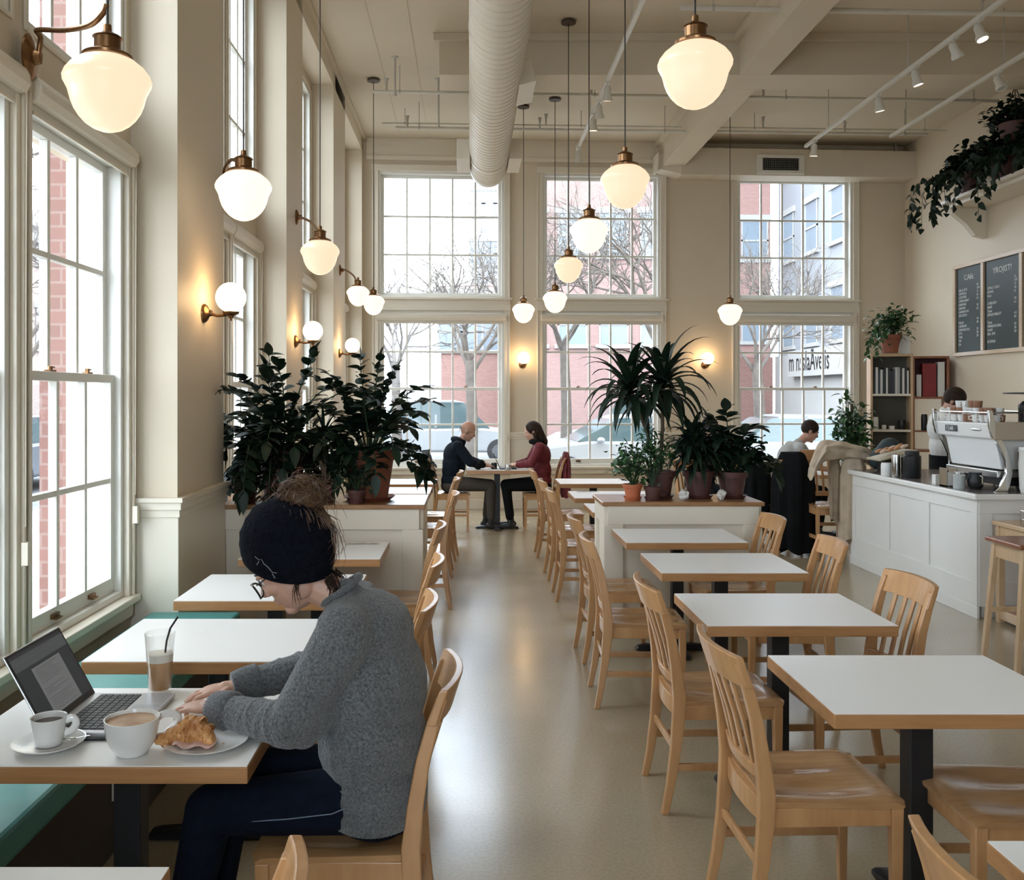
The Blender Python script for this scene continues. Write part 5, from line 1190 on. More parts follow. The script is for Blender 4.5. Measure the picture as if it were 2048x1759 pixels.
# laptop and things on the back table
r = thing('laptop', 'small black laptop open on the back table facing the woman in red', 'laptop', (.42,11.5,.7505))
M().bx(.37,.58,11.38,11.68,.7505,.765).build('laptop_base', keym, r); M().loft([[(.365,11.38,.765),(.375,11.38,.765),(.375,11.68,.765),(.365,11.68,.765)],[(.285,11.38,.955),(.292,11.38,.958),(.292,11.68,.958),(.285,11.68,.955)]]).build('lid', keym, r)
cupx = jar(.30,11.45,.035,.08,black_m,'dark mug on the back table by the black laptop','mug','mug',z=.7505)
jar(.47,11.30,.04,.07,steel_m,'small metal pot at the front of the back table','pot','pot',z=.7505)
q = M(); q.ell((.10,11.35,.80),(.05,.07,.05)).ell((.14,11.38,.83),(.04,.05,.045)); tag(vox(q.build('woolly_hat', blk_m), .006, 3), 'black knitted hat lying on the back table before the bald man', 'hat')
# ---------------------------------------------------------------- coats, bags on chairs
def coat(name, label, m, cx, cy, w_, zt, zb, dep, seed, lean=0, flare=1.0, cat='coat'):
    rn = random.Random(seed); ph = [rn.uniform(0,6) for _ in range(5)]; secs = []; n = 56
    for k in range(15):
        t_ = k/14; z = zt-(zt-zb)*t_; g_ = (.62+.38*min(1, t_*5))*(1+(flare-1)*t_); sec = []
        for i in range(n):
            a = 2*PI*i/n; f = 1+(.10*math.sin(a*7+ph[0]+t_*1.5)+.06*math.sin(a*12+ph[1])+.05*math.sin(a*3+ph[2]))*min(1, t_*2.5+.12)
            zz = z+(.03*math.sin(a*2+ph[3])+.015*math.sin(a*5))*t_+ (.03*math.sin(a*3+ph[4]) if k < 3 else 0)
            sec.append((cx+lean*t_+w_/2*g_*f*math.cos(a), cy+dep/2*g_*f*math.sin(a), zz))
        secs.append(sec)
    top = [((secs[0][i][0]+cx)/2, (secs[0][i][1]+cy)/2, zt+.03) for i in range(n)]
    secs.insert(0, top)
    q = M().loft(secs); o = q.build(name, m, smooth=75); tag(o, label, cat); return o
hc1 = chair(3.70, 9.48, -PI/2, 'tall wooden chair under the beige coat at the counter end', 'wooden chairs near the right window'); hc1.scale = (1.0,1.0,1.22)
hc2 = chair(3.36, 9.9, PI/2+.2, 'wooden chair under the black coat beside the beige coat', 'wooden chairs near the right window'); hc2.scale = (1,1,1.12)
coat('black_coat', 'long black coat hanging to the floor over a chair', blk_m, 3.38, 9.60, .42, 1.05, .05, .24, 2, flare=.95)
bc_ = thing('beige_coat', 'rumpled beige coat thrown over the tall chair by the counter', 'coat', (3.75,9.3,.3))
WI[bc_.name] = Matrix.Translation((-3.75,-9.3,-.3))
def coatm(m, cx, cy, w_, zt, zb, dep, seed, flare=1.0):
    o = coat('hanging_cloth', None, m, cx, cy, w_, zt, zb, dep, seed, flare=flare, cat=None); o.parent = bc_; o.location = o.location-V((3.75,9.3,.3)); return o
coatm(beige_m, 3.84, 9.20, .27, 1.06, .20, .22, 5, 1.0)
coatm(mat('beige_lining', (.25,.19,.13), .9, var=.2, vscale=12), 3.66, 9.22, .13, 1.04, .42, .12, 6, .7)
q = M(); secs = []; N1, N2 = 60, 30
for i in range(N1+1):
    t_ = i/N1; x = 3.40+.64*t_; drop = .17*max(0, (.22-t_)/.22)**1.5+.05*max(0, (t_-.85)/.15)**2; zc = 1.085+.055*math.sin(PI*min(1, t_*1.1))-drop; yc_ = 9.22-.05*max(0, (.25-t_)/.25)
    ry = .125*(1-.45*max(0, (.2-t_)/.2)); rz_ = .062+.012*math.sin(t_*5); sec = []
    for j in range(N2):
        a = 2*PI*j/N2; f_ = 1+.16*math.sin(a*4+t_*7+math.sin(t_*5)*1.2)+.09*math.sin(a*9-t_*11)+.05*math.sin(a*2+t_*20)
        sec.append((x+.012*math.sin(a*3+t_*9), yc_+ry*f_*math.cos(a), zc+rz_*f_*math.sin(a)-(.03 if math.sin(a) < -.3 else 0)))
    secs.append(sec)
q.loft(secs).build('folded_cloth', beige_m, bc_, smooth=80)
def backpack(x, y, z, s_, label, m=blk_m, rz=0):
    r = thing('backpack', label, 'bag', (x,y,z), rz)
    q = M(); q.ell((0,0,.22*s_),(.15*s_,.10*s_,.23*s_)).ell((0,-.02,.12*s_),(.16*s_,.11*s_,.14*s_)); vox(q.build('pack_body', m, r, local=True), .008, 3)
    q = M(); q.ell((0,-.10*s_,.14*s_),(.11*s_,.05*s_,.10*s_)); q.build('front_pocket', m, r, local=True, smooth=70)
    M().tube([(-.03,0,.43*s_),(-.02,0,.50*s_),(.02,0,.50*s_),(.03,0,.43*s_)], .008, 6).build('handle', m, r, local=True)
chair(3.18, 10.35, -PI/2, 'wooden chair holding the black backpack behind the planter', 'wooden chairs near the right window')
backpack(3.20, 10.25, .462, 1.1, 'black backpack propped on a chair behind the right planter')
coat('dark_jacket', 'bulky dark jacket heaped on a chair left of the black coat', blk_m, 3.02, 9.85, .34, .98, .25, .26, 21, flare=1.1)
backpack(2.62, 9.35, .80-.34, 1.15, 'rounded black rucksack behind the pots on the right planter') if False else None
q = M(); coat_r = coat('striped_jacket', 'dark striped jacket hung over the bald man\'s chair back', mat('striped_jacket_cloth',(.03,.03,.035),.8,wavy=('X',14,.5)), -.52, 11.5, .10, .90, .48, .40, 8)
coat('red_jacket', 'dark red jacket hung over the chair of the woman in red', red_m, 1.20, 11.55, .12, .93, .42, .42, 11)
# ---------------------------------------------------------------- plants
def leaf(q, p, d, nrm, L, W_, droop=.2, fold=.25, n=5, tip=1.0):
    p = V(p); d = V(d).normalized(); nrm = V(nrm); s_ = d.cross(nrm)
    if s_.length < 1e-4: s_ = d.orthogonal()
    s_.normalize(); u = s_.cross(d).normalized(); vs = []; fs = []
    for i in range(n+1):
        t = i/n; w_ = W_*.5*math.sin(PI*min(1, t**.75*.97+.03))**.8 if i not in (0, n) else W_*.03
        c = p+d*L*(t-droop*.15*t*t)-V((0,0,1))*droop*L*t*t; vs += [c-s_*w_+u*w_*fold, c, c+s_*w_+u*w_*fold]
    for i in range(n):
        a = i*3; fs += [(a, a+1, a+4, a+3), (a+1, a+2, a+5, a+4)]
    q.add(vs, fs)
def curve(p, d, L, droop, n=9, wob=0, rn=random):
    p = V(p); d = V(d).normalized(); pts = [p.copy()]
    for i in range(n):
        d = (d+V((rn.uniform(-wob,wob), rn.uniform(-wob,wob), -droop*(i+1)/n))).normalized(); p = p+d*L/n; pts.append(p.copy())
    return pts
def pot(r, x, y, z, rt, h, m, saucer=True):
    M().lathe([(rt*.70,z+.012),(rt*.92,z+h*.80),(rt*1.03,z+h*.80),(rt*1.06,z+h),(rt*.97,z+h),(rt*.9,z+h*.85),(0,z+h*.84)], (x,y,0), 28).build('pot', m, r, smooth=35)
    M().lathe([(0,z+h*.845),(rt*.9,z+h*.86)], (x,y,0), 20).build('soil', soil_m, r)
    if saucer: M().lathe([(rt*.78,z),(rt*.95,z+.022),(rt*.99,z+.026),(rt*.92,z+.024),(rt*.75,z+.010),(0,z+.010)], (x,y,0), 28).build('saucer', m, r, smooth=35)
def plant(label, x, y, z, rt, h, pm_, cat='potted plant', name='potted_plant', group=None, saucer=True):
    r = thing(name, label, cat, (x,y,z), group=group); pot(r, x, y, z, rt, h, pm_, saucer); return r
def clampv(q): q.v = [(min(max(a,-1.775 if b > 5.85 else -1.54),6.545),b,c) for a,b,c in q.v]
def zz(r, x, y, z, stems, m, seed, LL=.10, WW=.055, K=1):
    rn = random.Random(seed); q = M(); s_ = M()
    for (ax, ay, up, L, dr) in stems:
        pts = curve((x+ax*.06, y+ay*.06, z), (ax, ay, up*(.92 if K < 1 else 1)), L*K, dr, 14, .075, rn); s_.tube(pts, [.0095*(1-.75*i/14) for i in range(15)], 6)
        for i in range(4, 15):
            p = pts[i]; d = (pts[i]-pts[i-1]).normalized(); sd = d.cross(V((0,0,1)))
            if sd.length < .1: sd = V((rn.uniform(-1,1), rn.uniform(-1,1), 0))
            sd.normalize(); k = 1-.25*(i/14)
            for sg in (-1, 1): leaf(q, p+d*rn.uniform(-.02,.02), sd*sg*1.0+d*rn.uniform(.2,.9)+V((rn.uniform(-.35,.35),rn.uniform(-.35,.35),rn.uniform(-.25,.45))), V((0,0,1))+V((rn.uniform(-.5,.5), rn.uniform(-.5,.5),0)), LL*k*rn.uniform(.85,1.15), WW*k, .15)
        leaf(q, pts[-1], pts[-1]-pts[-2], (0,0,1), LL, WW*.8)
    clampv(q); clampv(s_); s_.build('stems', stem_m, r, smooth=60); q.build('foliage', m, r, smooth=60)
def bushy(r, c, rad, n, m, seed, LL=.06, WW=.03, branches=14, base=None):
    rn = random.Random(seed); q = M(); s_ = M(); c = V(c); ends = []
    for i in range(branches):
        d = V((rn.gauss(0,1), rn.gauss(0,1), rn.gauss(.2,.8))).normalized(); e = c+V((d.x*rad[0], d.y*rad[1], d.z*rad[2]))*rn.uniform(.6,1); b = V(base or (c.x, c.y, c.z-rad[2]))
        pts = [b, mix(b, e, .5)+V((0,0,.03)), e]; s_.tube(pts, .003, 4); ends.append(pts)
    for i in range(n):
        pts = rn.choice(ends); t = rn.random()**.6; p = mix(pts[1], pts[2], t)+V((rn.gauss(0,.03), rn.gauss(0,.03), rn.gauss(0,.03)))*(rad[0]/.15)
        d = V((rn.gauss(0,1), rn.gauss(0,1), rn.gauss(.1,.6))); leaf(q, p, d, (rn.uniform(-.4,.4), rn.uniform(-.4,.4), 1), LL*rn.uniform(.7,1.2), WW, .3, n=4)
    clampv(q); clampv(s_); s_.build('stems', stem_m, r); q.build('foliage', m, r, smooth=60)
def strap(r, crowns, m, seed, stem=True, n=34, L=.42, W_=.035, base=None):
    rn = random.Random(seed); q = M(); s_ = M()
    for c in crowns:
        c = V(c)
        if base: s_.tube([V(base), mix(base, c, .5)+V((.01,0,0)), c], .014, 7)
        for i in range(n):
            a = i*2.4; el = 1.25-1.5*i/n; d = V((math.cos(a)*math.cos(el), math.sin(a)*math.cos(el), math.sin(el))); ll = L*rn.uniform(.75,1.12); pts = curve(c+V((0,0,-.10*i/n)), d, ll, .28 if el > .7 else .42, 9, .02, rn); wd = W_*rn.uniform(.8,1.1)
            secs = []
            up = V((0,0,1)); vs = []; fs = []
            for k, p in enumerate(pts):
                dd = (pts[min(k+1,9)]-pts[max(k-1,0)]).normalized(); sd = dd.cross(up)
                if sd.length < .05: sd = V((-math.sin(a), math.cos(a), 0))
                sd.normalize(); w_ = wd*.5*math.sin(PI*min(.98, .12+.86*(k/9)**.8)); nn = sd.cross(dd)
                vs += [p-sd*w_+nn*w_*.3, p, p+sd*w_+nn*w_*.3]
            for k in range(9): b = k*3; fs += [(b,b+1,b+4,b+3),(b+1,b+2,b+5,b+4)]
            q.add(vs, fs)
    if base: s_.build('stems', mat('cane',(.12,.08,.05),.7), r, smooth=60)
    q.build('foliage', m, r, smooth=60)
def vine(r, starts, m, seed, LL=.10):
    rn = random.Random(seed); q = M(); s_ = M()
    for (p, d, L, dr) in starts:
        pts = curve(p, d, L, dr, 14, .12, rn); s_.tube(pts, .0028, 5)
        for i in range(1, 15):
            dd = V((rn.uniform(-1,1), rn.uniform(-1,1), -.3)); leaf(q, pts[i], dd, (rn.uniform(-1,1), rn.uniform(-1,1), .6), LL*rn.uniform(.7,1.2), LL*.75, .5, n=4)
    clampv(q); clampv(s_); s_.build('vines', stem_m, r); q.build('foliage', m, r, smooth=60)
ZT = .975; YP = 6.12
# left planter: two big pots, a low one and small ones
r = plant('large dark leafy potted plant with long arching stems, left on the left planter', -1.25, YP, ZT, .165, .34, terrad_m)
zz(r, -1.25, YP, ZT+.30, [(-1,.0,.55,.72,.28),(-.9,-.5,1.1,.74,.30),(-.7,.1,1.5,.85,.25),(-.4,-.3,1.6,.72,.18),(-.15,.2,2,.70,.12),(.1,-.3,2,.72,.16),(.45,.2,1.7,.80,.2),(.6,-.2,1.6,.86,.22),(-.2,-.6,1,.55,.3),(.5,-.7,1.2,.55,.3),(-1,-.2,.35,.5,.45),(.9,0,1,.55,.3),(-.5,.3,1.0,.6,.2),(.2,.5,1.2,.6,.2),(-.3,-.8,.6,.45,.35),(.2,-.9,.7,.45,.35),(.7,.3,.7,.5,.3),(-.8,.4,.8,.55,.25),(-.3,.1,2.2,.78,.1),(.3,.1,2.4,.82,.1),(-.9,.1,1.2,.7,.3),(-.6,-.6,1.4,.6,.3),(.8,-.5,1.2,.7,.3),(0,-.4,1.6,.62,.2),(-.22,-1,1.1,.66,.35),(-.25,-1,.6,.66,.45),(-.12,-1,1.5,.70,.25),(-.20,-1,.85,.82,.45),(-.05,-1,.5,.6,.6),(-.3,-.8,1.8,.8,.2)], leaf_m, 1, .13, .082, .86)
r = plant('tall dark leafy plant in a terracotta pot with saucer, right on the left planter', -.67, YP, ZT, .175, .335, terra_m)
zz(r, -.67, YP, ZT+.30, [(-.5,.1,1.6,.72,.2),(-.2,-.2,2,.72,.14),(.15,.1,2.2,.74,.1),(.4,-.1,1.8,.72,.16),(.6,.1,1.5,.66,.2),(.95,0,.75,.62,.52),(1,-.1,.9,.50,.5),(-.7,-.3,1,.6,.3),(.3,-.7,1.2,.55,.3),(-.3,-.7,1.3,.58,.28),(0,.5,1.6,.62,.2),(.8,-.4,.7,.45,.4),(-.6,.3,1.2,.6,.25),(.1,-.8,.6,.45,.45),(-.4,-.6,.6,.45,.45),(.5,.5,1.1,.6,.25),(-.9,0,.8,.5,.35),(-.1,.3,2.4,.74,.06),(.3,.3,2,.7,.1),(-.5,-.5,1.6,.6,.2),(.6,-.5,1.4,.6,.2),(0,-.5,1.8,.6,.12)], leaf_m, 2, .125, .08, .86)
r = plant('fern-like dark plant between the two big pots of the left planter', -.95, 5.98, ZT, .08, .12, terrad_m)
strap(r, [(-.95,5.98,ZT+.45),(-.98,5.98,ZT+.30),(-.90,5.98,ZT+.22)], leaf_m, 3, n=26, L=.26, W_=.02, base=(-.95,5.98,ZT+.1))
r = plant('dark trailing bush in a small pot at the left end of the left planter', -1.46, 5.98, ZT, .085, .12, terrad_m)
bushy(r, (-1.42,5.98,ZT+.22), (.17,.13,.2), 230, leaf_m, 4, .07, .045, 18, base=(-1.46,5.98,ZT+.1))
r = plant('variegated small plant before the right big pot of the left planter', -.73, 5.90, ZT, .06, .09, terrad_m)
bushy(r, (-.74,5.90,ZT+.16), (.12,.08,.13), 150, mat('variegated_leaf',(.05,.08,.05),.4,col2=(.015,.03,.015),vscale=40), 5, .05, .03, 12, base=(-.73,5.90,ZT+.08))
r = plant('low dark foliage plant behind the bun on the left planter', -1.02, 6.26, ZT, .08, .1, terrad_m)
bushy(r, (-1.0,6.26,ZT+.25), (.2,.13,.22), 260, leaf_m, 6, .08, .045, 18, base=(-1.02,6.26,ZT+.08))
for x, l in ((-1.46,'small white candle holder at the left end of the planter ledge'),(-1.33,'flat white dish under the left big plant')):
    jar(x, 5.90, .035 if x < -1.4 else .05, .045 if x < -1.4 else .018, ceram_m, l, 'dish', 'dish', z=ZT)
# right planter
ZT = .92; YQ = 6.70
r = plant('small bright terracotta pot with a bushy green plant, leftmost on the right planter', 1.165, 6.58, ZT, .068, .115, mat('bright_terracotta',(.46,.13,.055),.6,var=.1,vscale=9))
bushy(r, (1.17,6.58,ZT+.25), (.16,.13,.17), 330, leafm_m, 7, .05, .03, 22, base=(1.165,6.58,ZT+.1))
r = plant('tall dracaena with spiky strap leaves on the right planter', 1.385, YQ, ZT, .105, .20, terrad_m)
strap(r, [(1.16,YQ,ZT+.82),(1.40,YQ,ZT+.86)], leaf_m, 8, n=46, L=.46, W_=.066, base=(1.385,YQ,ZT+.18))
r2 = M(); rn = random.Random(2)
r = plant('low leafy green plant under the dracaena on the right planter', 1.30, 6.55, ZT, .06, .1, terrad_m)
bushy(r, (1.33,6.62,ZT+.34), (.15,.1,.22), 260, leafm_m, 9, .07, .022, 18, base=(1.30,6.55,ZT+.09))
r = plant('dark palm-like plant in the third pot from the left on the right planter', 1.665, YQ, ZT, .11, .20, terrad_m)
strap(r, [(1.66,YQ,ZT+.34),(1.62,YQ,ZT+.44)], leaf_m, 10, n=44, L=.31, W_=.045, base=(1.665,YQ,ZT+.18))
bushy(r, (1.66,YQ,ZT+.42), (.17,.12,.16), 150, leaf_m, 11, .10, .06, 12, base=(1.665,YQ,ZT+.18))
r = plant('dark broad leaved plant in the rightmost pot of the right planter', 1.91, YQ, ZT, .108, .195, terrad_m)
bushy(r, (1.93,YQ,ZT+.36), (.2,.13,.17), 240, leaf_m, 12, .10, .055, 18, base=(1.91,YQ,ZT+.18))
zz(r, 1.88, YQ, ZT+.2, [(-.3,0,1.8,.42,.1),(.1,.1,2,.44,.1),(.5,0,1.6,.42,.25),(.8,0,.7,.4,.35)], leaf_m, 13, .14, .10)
for x, l in ((1.53,'crumpled pale paper between the middle pots of the right planter'),(1.80,'crumpled pale paper between the right pots of the right planter')):
    q = M(); q.ell((x,6.58,ZT+.035),(.035,.03,.035),None,8,5); q.v = [(a+rn.uniform(-.012,.012), b+rn.uniform(-.01,.01), c if c < ZT+.005 else c+rn.uniform(-.006,.012)) for a,b,c in q.v]; tag(q.build('crumpled_paper', paper_m), l, 'paper')
# shelf vines, bookcase plant, window climber
for y, l, s in ((11.45,'trailing vine in a dark pot at the far end of the wall shelf',1),(10.75,'trailing vine in the second pot of the wall shelf',2),(10.05,'trailing vine in the nearest pot of the wall shelf, at the right edge',3)):
    r = plant(l, 6.25, y, 4.14, .16, .30, terrad_m, saucer=False); rn = random.Random(20+s)
    bushy(r, (6.22,y,4.14+.38), (.27,.33,.2), 520, leaf_m, 30+s, .12, .085, 24, base=(6.25,y,4.14+.27))
    sv = [((6.0+rn.uniform(-.1,.1), y+rn.uniform(-.25,.3), 4.40), (-.8,rn.uniform(-.3,.6),.25), rn.uniform(.6,1.05) if (s==1 or k < 2) else .4, 1.1) for k in range(7 if s==1 else 4)]
    vine(r, sv, leaf_m, 40+s)
r = thing('hanging_planter', 'plant hanging on chains above the wall shelf at the right edge', 'hanging plant', (6.0,10.15,4.5))
M().lathe([(.06,4.50),(.14,4.55),(.17,4.68),(.16,4.68)], (6.05,10.2,0), 24).build('pot', terrad_m, r, smooth=40)
q = M()
for a in (0,2.1,4.2): q.tube([(6.05+.165*math.cos(a),10.2+.165*math.sin(a),4.68),(6.05,10.2,5.10)], .006, 5)
q.tube([(6.05,10.2,5.08),(6.05,10.2,5.12)],.012,6).build('chain', mat('rope_brown',(.10,.07,.05),.8), r)
bushy(r, (6.05,10.2,4.78), (.26,.25,.17), 330, leaf_m, 50, .10, .07, 20, base=(6.05,10.2,4.62)) if True else None
r = plant('bushy green plant in a terracotta pot on top of the bookcase', 5.76, 12.6, 2.236, .14, .26, terra_m, saucer=False)
bushy(r, (5.72,12.6,2.236+.38), (.33,.2,.22), 420, leafm_m, 60, .10, .045, 26, base=(5.76,12.6,2.236+.22))
vine(r, [((5.58,12.5,2.5),(-.9,-.2,.1),.45,.9),((5.62,12.45,2.48),(-.6,-.6,.1),.42,1.0)], leafm_m, 61, .07)
zz(r, 5.78, 12.6, 2.44, [(.3,0,1.5,.42,.05)], leafm_m, 62, .08, .045)
fl = thing('climbing_plant', 'tall climbing green plant beside the right window by the bookcase', 'potted plant', (5.15,12.4,0))
pot(fl, 5.15, 12.4, 0, .17, .34, terrad_m); M().tube([(5.15,12.4,.3),(5.15,12.4,1.55)], .02, 8).build('support_pole', mat('moss_pole',(.07,.05,.03),.9), fl)
bushy(fl, (5.13,12.4,1.18), (.25,.2,.55), 560, leafm_m, 70, .12, .055, 34, base=(5.15,12.4,.6))
# ---------------------------------------------------------------- outside
road_m = mat('pale_wet_street', (.13,.133,.137), .8, var=.1, vscale=.3)
st(M().bx(-60,60,-20,120,-.35,-.2).build('street_ground', road_m, base=False))
walk_m = mat('sidewalk', (.34,.33,.32), .9, var=.06, vscale=1)
st(M().bx(-6.5,-2.2,-8,18,-.2,-.05).bx(-6.5,30,14.4,18,-.2,-.051).build('sidewalk', walk_m, base=False))
tag(M().bx(-2.31,-2.115,4.93,5.85,-.05,7).build('brick_pilaster', brick_m), 'red brick pilaster outside between the first two left bays', 'pilaster')
bwin = mat('far_window_glass', (.20,.24,.28), .15); stone_w = mat('pale_stone', (.36,.35,.33), .8, var=.04, vscale=1); graym = mat('grey_facade', (.27,.275,.29), .8, var=.04, vscale=.5)
def building(label, x0, x1, y, z1, dep, m, cols, rows, ang=0, wsz=(1.1,1.7), z0=3.6, zst=3.3, base_m=None, cornice=True, rough=None):
    r = thing('building', label, 'building', (x0, y, -.2), ang); L = x1-x0
    M().bx(0, L, 0, dep, 0, z1).build('facade', m, r, local=True)
    if base_m: M().bx(-.05, L+.05, -.12, 0, 0, 3.4).build('ground_floor_front', base_m, r, local=True)
    if cornice: M().bx(-.3, L+.3, -.5, .0, z1-.7, z1-.1).bx(-.15,L+.15,-.25,0,z1-1.2,z1-.7).build('cornice', stone_w, r, local=True)
    wn = None; fm = None; k = 0
    for j in range(rows):
        for i in range(cols):
            xc = L*(i+.5)/cols; z = z0+j*zst
            if wn is None:
                fm = M().bx(-wsz[0]/2-.12,wsz[0]/2+.12,-.10,-.0,0,.14).bx(-wsz[0]/2-.12,wsz[0]/2+.12,-.08,0,wsz[1],wsz[1]+.22).bx(-wsz[0]/2,-wsz[0]/2+.07,-.05,0,.14,wsz[1]).bx(wsz[0]/2-.07,wsz[0]/2,-.05,0,.14,wsz[1]).bx(-wsz[0]/2,wsz[0]/2,-.05,0,wsz[1]/2,wsz[1]/2+.07).build('window', stone_w, r, local=True)
                pn = M().bx(-wsz[0]/2,wsz[0]/2,-.02,-.005,.1,wsz[1]).build('window_pane', bwin, fm, local=True)
                fm.location = (xc,0,z); wn = fm; CH[wn.name] = [pn]; CH[pn.name] = []
            else: dup(wn, (xc,0,z), parent=r)
    return r
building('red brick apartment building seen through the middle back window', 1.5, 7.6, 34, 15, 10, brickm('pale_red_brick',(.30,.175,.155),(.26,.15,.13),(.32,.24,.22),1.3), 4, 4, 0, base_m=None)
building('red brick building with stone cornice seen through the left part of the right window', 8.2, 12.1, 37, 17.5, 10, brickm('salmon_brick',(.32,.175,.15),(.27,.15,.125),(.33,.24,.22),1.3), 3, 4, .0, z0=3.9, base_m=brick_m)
nb = building('pale grey stone corner building at the right of the right window', 12.25, 31.25, 36.5, 15, 9, graym, 8, 4, -PI/2, wsz=(1.2,1.9), base_m=stone_w)
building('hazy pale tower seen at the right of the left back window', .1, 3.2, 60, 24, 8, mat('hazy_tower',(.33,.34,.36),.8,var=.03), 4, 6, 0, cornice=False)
building('low red brick house seen low in the left back window', -1.2, 1.2, 38, 6.4, 6, brickm('rose_brick',(.28,.15,.125),(.24,.12,.10),(.30,.24,.21),1.3), 3, 1, 0)
building('pale townhouse row across the street on the left side', -22, 14, 0, 9, 6, stone_w, 12, 2, PI/2) if False else None
lb = building('pale brick townhouses across the side street on the left', -17, 19, 8, 9, 6, brickm('buff_brick',(.32,.25,.22),(.28,.21,.18),(.33,.29,.27),1.3), 12, 2, PI/2)
sg = thing('street_sign', 'street name lettering on the pale corner facade outside the right window', 'sign', (12.05,34.3,2.35), -PI/2)
sgb = M().bx(0,5.2,-.2,-.0,0,.95).build('sign_board', stone_w, sg, local=True)
text('m nssla\u0308Ave.is', 1.0, Matrix.Translation(V((12.05,34.3,2.35))) @ Matrix.Rotation(-PI/2,4,'Z') @ Matrix(((.72,0,0,.15),(0,0,-1,-.21),(0,1,0,.2),(0,0,0,1))), black_m, 'lettering', sg)
def tree(label, x, y, h, seed, group):
    rn = random.Random(seed); r = thing('bare_tree', label, 'tree', (x,y,-.2), group=group); q = M()
    M().tube([(0,0,0),(.05,0,h*.2),(0,.05,h*.42)], [.16,.13,.11], 10).build('trunk', bark_m, r, local=True, smooth=60)
    def br(p, d, L, rad, dep):
        pts = [p]; dd = d
        for i in range(4): dd = (dd+V((rn.gauss(0,.16), rn.gauss(0,.16), rn.gauss(.06,.1)))).normalized(); pts.append(pts[-1]+dd*L/4)
        q.tube(pts, [rad*(1-.45*i/4) for i in range(5)], 5 if dep > 1 else 4, cap=False)
        if dep == 0: return
        for k in range(rn.choice((3,4))):
            i = rn.choice((2,3,4)); a = rn.uniform(0,6.3); t = rn.uniform(.45,.95); o_ = dd.orthogonal(); o_.rotate(Quaternion(dd, a)); br(pts[i], (dd+o_*t).normalized(), L*rn.uniform(.6,.8), rad*.55, dep-1)
    for k in range(5):
        a = k*1.3+rn.random(); br(V((0,.05,h*(.36+.015*k))), V((math.cos(a)*.6, math.sin(a)*.6, rn.uniform(.7,1.2))).normalized(), h*.22, .05, 4)
    q.build('branches', bark_m, r, local=True); return remember(r)
bark_m = mat('bark', (.12,.10,.085), .9, var=.25, vscale=6)
t1 = tree('bare street tree left of centre in the left back window', .0, 19.5, 6.2, 1, 'bare street trees')
t2 = tree('bare street tree at the right side of the middle back window', 3.95, 19.2, 7.6, 2, 'bare street trees')
dup(t2, (2.35,22.5,-.2), 1.3, 'thinner bare tree at the left side of the middle back window')
dup(t1, (-1.9,24,-.2), 2.1, 'bare tree at the far left of the left back window')
dup(t1, (6.6,21.0,-.2), .7, 'bare tree at the left side of the right back window')
dup(t2, (-8.2,12,-.2), 2.6, 'bare sidewalk tree outside the left windows')
dup(t1, (-7.6,15.5,-.2), .3, 'bare sidewalk tree seen through the large left window')
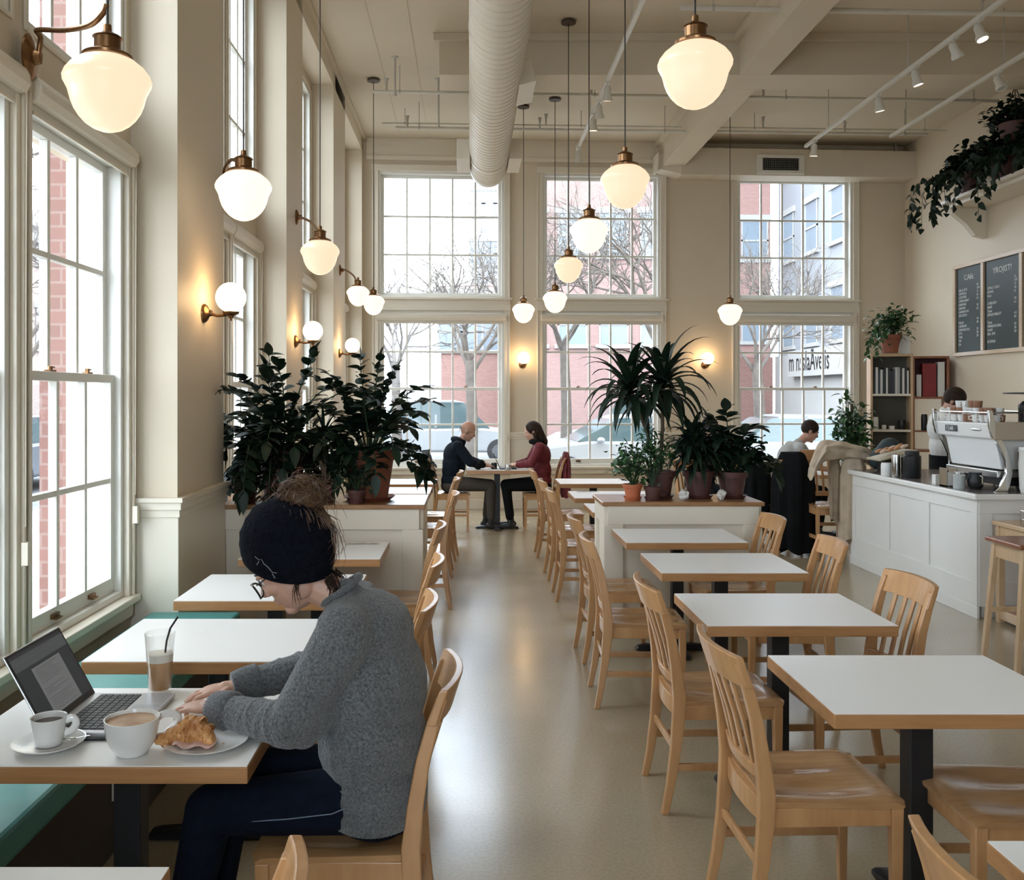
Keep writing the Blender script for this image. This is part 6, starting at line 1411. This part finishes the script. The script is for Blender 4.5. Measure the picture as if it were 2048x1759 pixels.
# cars
tyre_m = mat('tyre', (.02,.02,.02), .8); carg_m = mat('car_glass', (.05,.08,.085), .08, coat=.5)
def carp(label, x, y, rz, paint, suv=False):
    r = thing('car', label, 'car', (x,y,-.2), rz, group='parked cars outside')
    H = 1.72 if suv else 1.45; W2 = .88
    pr = [(-2.2,.35),(-2.25,.62),(-2.15,.88),(-1.35 if not suv else -2.0,.98),(2.0,.0)]
    low = [(-2.2,.30),(-2.28,.55),(-2.2,.86),(-1.5,.95),(1.0,.97),(1.9,.86),(2.22,.70),(2.25,.42),(2.15,.28)]
    q = M().prism(low, -W2, W2, lambda a,b,h: (a,h,b)); q.build('lower_body', paint, r, local=True, bevel=.07)
    cab = [(-1.95,.93),(-1.55,H-.06),(-1.2,H),(.15,H),(.45,H-.07),(1.15,.95)] if suv else [(-1.75,.92),(-1.05,H-.05),(-.7,H),(.25,H),(.5,H-.06),(1.2,.95)]
    q = M(); n = len(cab); q.add([(a,-W2+.03 if b < 1 else -W2+.16,b) for a,b in cab]+[(a,W2-.03 if b < 1 else W2-.16,b) for a,b in cab], [tuple(range(n-1,-1,-1)), tuple(range(n,2*n))]+[(i,(i+1)%n,n+(i+1)%n,n+i) for i in range(n)])
    cbn = q.build('cabin', carg_m, r, local=True)
    M().prism([(a*.97,H-.03) for a in (0,)] and [(cab[1][0],H-.07),(cab[2][0],H+.012),(cab[3][0],H+.012),(cab[4][0],H-.06)], -W2+.15, W2-.15, lambda a,b,h:(a,h,b)).build('roof', paint, r, local=True, bevel=.02)
    q = M()
    for a in (-.45,.0):
        for s_ in (-1,1): q.box((-.35,s_*(W2-.09),1.2),(.07,.05,.52),Rx(s_*.28))
    q.build('door_pillar', paint, r, local=True)
    for a in (-1.35,1.4):
        for s_ in (-1,1): w_ = M().lathe([(.18,-.11),(.33,-.10),(.33,.10),(.18,.11)], (a,s_*(W2-.08),.33), 22, Rx(PI/2)).build('wheel', tyre_m, r, local=True, smooth=40); M().lathe([(0,-.115),(.19,-.112),(.19,.112),(0,.115)], (a,s_*(W2-.08),.33), 16, Rx(PI/2)).build('hub_cap', mat('hub_grey',(.08,.08,.085),.4) if 'hub_grey' not in bpy.data.materials else bpy.data.materials['hub_grey'], w_, local=True)
    for s_ in (-1,1): M().ell((2.15,s_*.62,.68),(.10,.16,.07)).build('headlight', chrome_m, r, local=True, smooth=70); M().ell((.75,s_*.95,.98),(.08,.09,.06)).build('side_mirror', paint, r, local=True, smooth=70)
    return r
cw = mat('white_paint', (.27,.275,.28), .25, coat=.5); cg = mat('pale_green_paint', (.20,.27,.265), .25, coat=.5); cgr = mat('grey_paint', (.12,.13,.15), .25, coat=.5)
carp('white car parked outside the middle back window', 3.3, 18.6+.6, PI+.05, cw)
carp('white pickup-like suv outside behind the bald man', -.6, 26.3, 0, cw, True)
carp('pale green suv behind the white car outside the middle window', 4.3, 24.6, PI, cg, True)
carp('white car outside low in the right back window', 7.1, 19.2, .0, cw)
carp('grey car far behind the bare tree in the left back window', -4.9, 30.5, 0, cgr)
carp('white car parked outside the large left window', -9.2, 11.5, PI/2, cw, True)
carp('grey car parked farther along the left side street', -9.2, 18.5, PI/2, cgr)
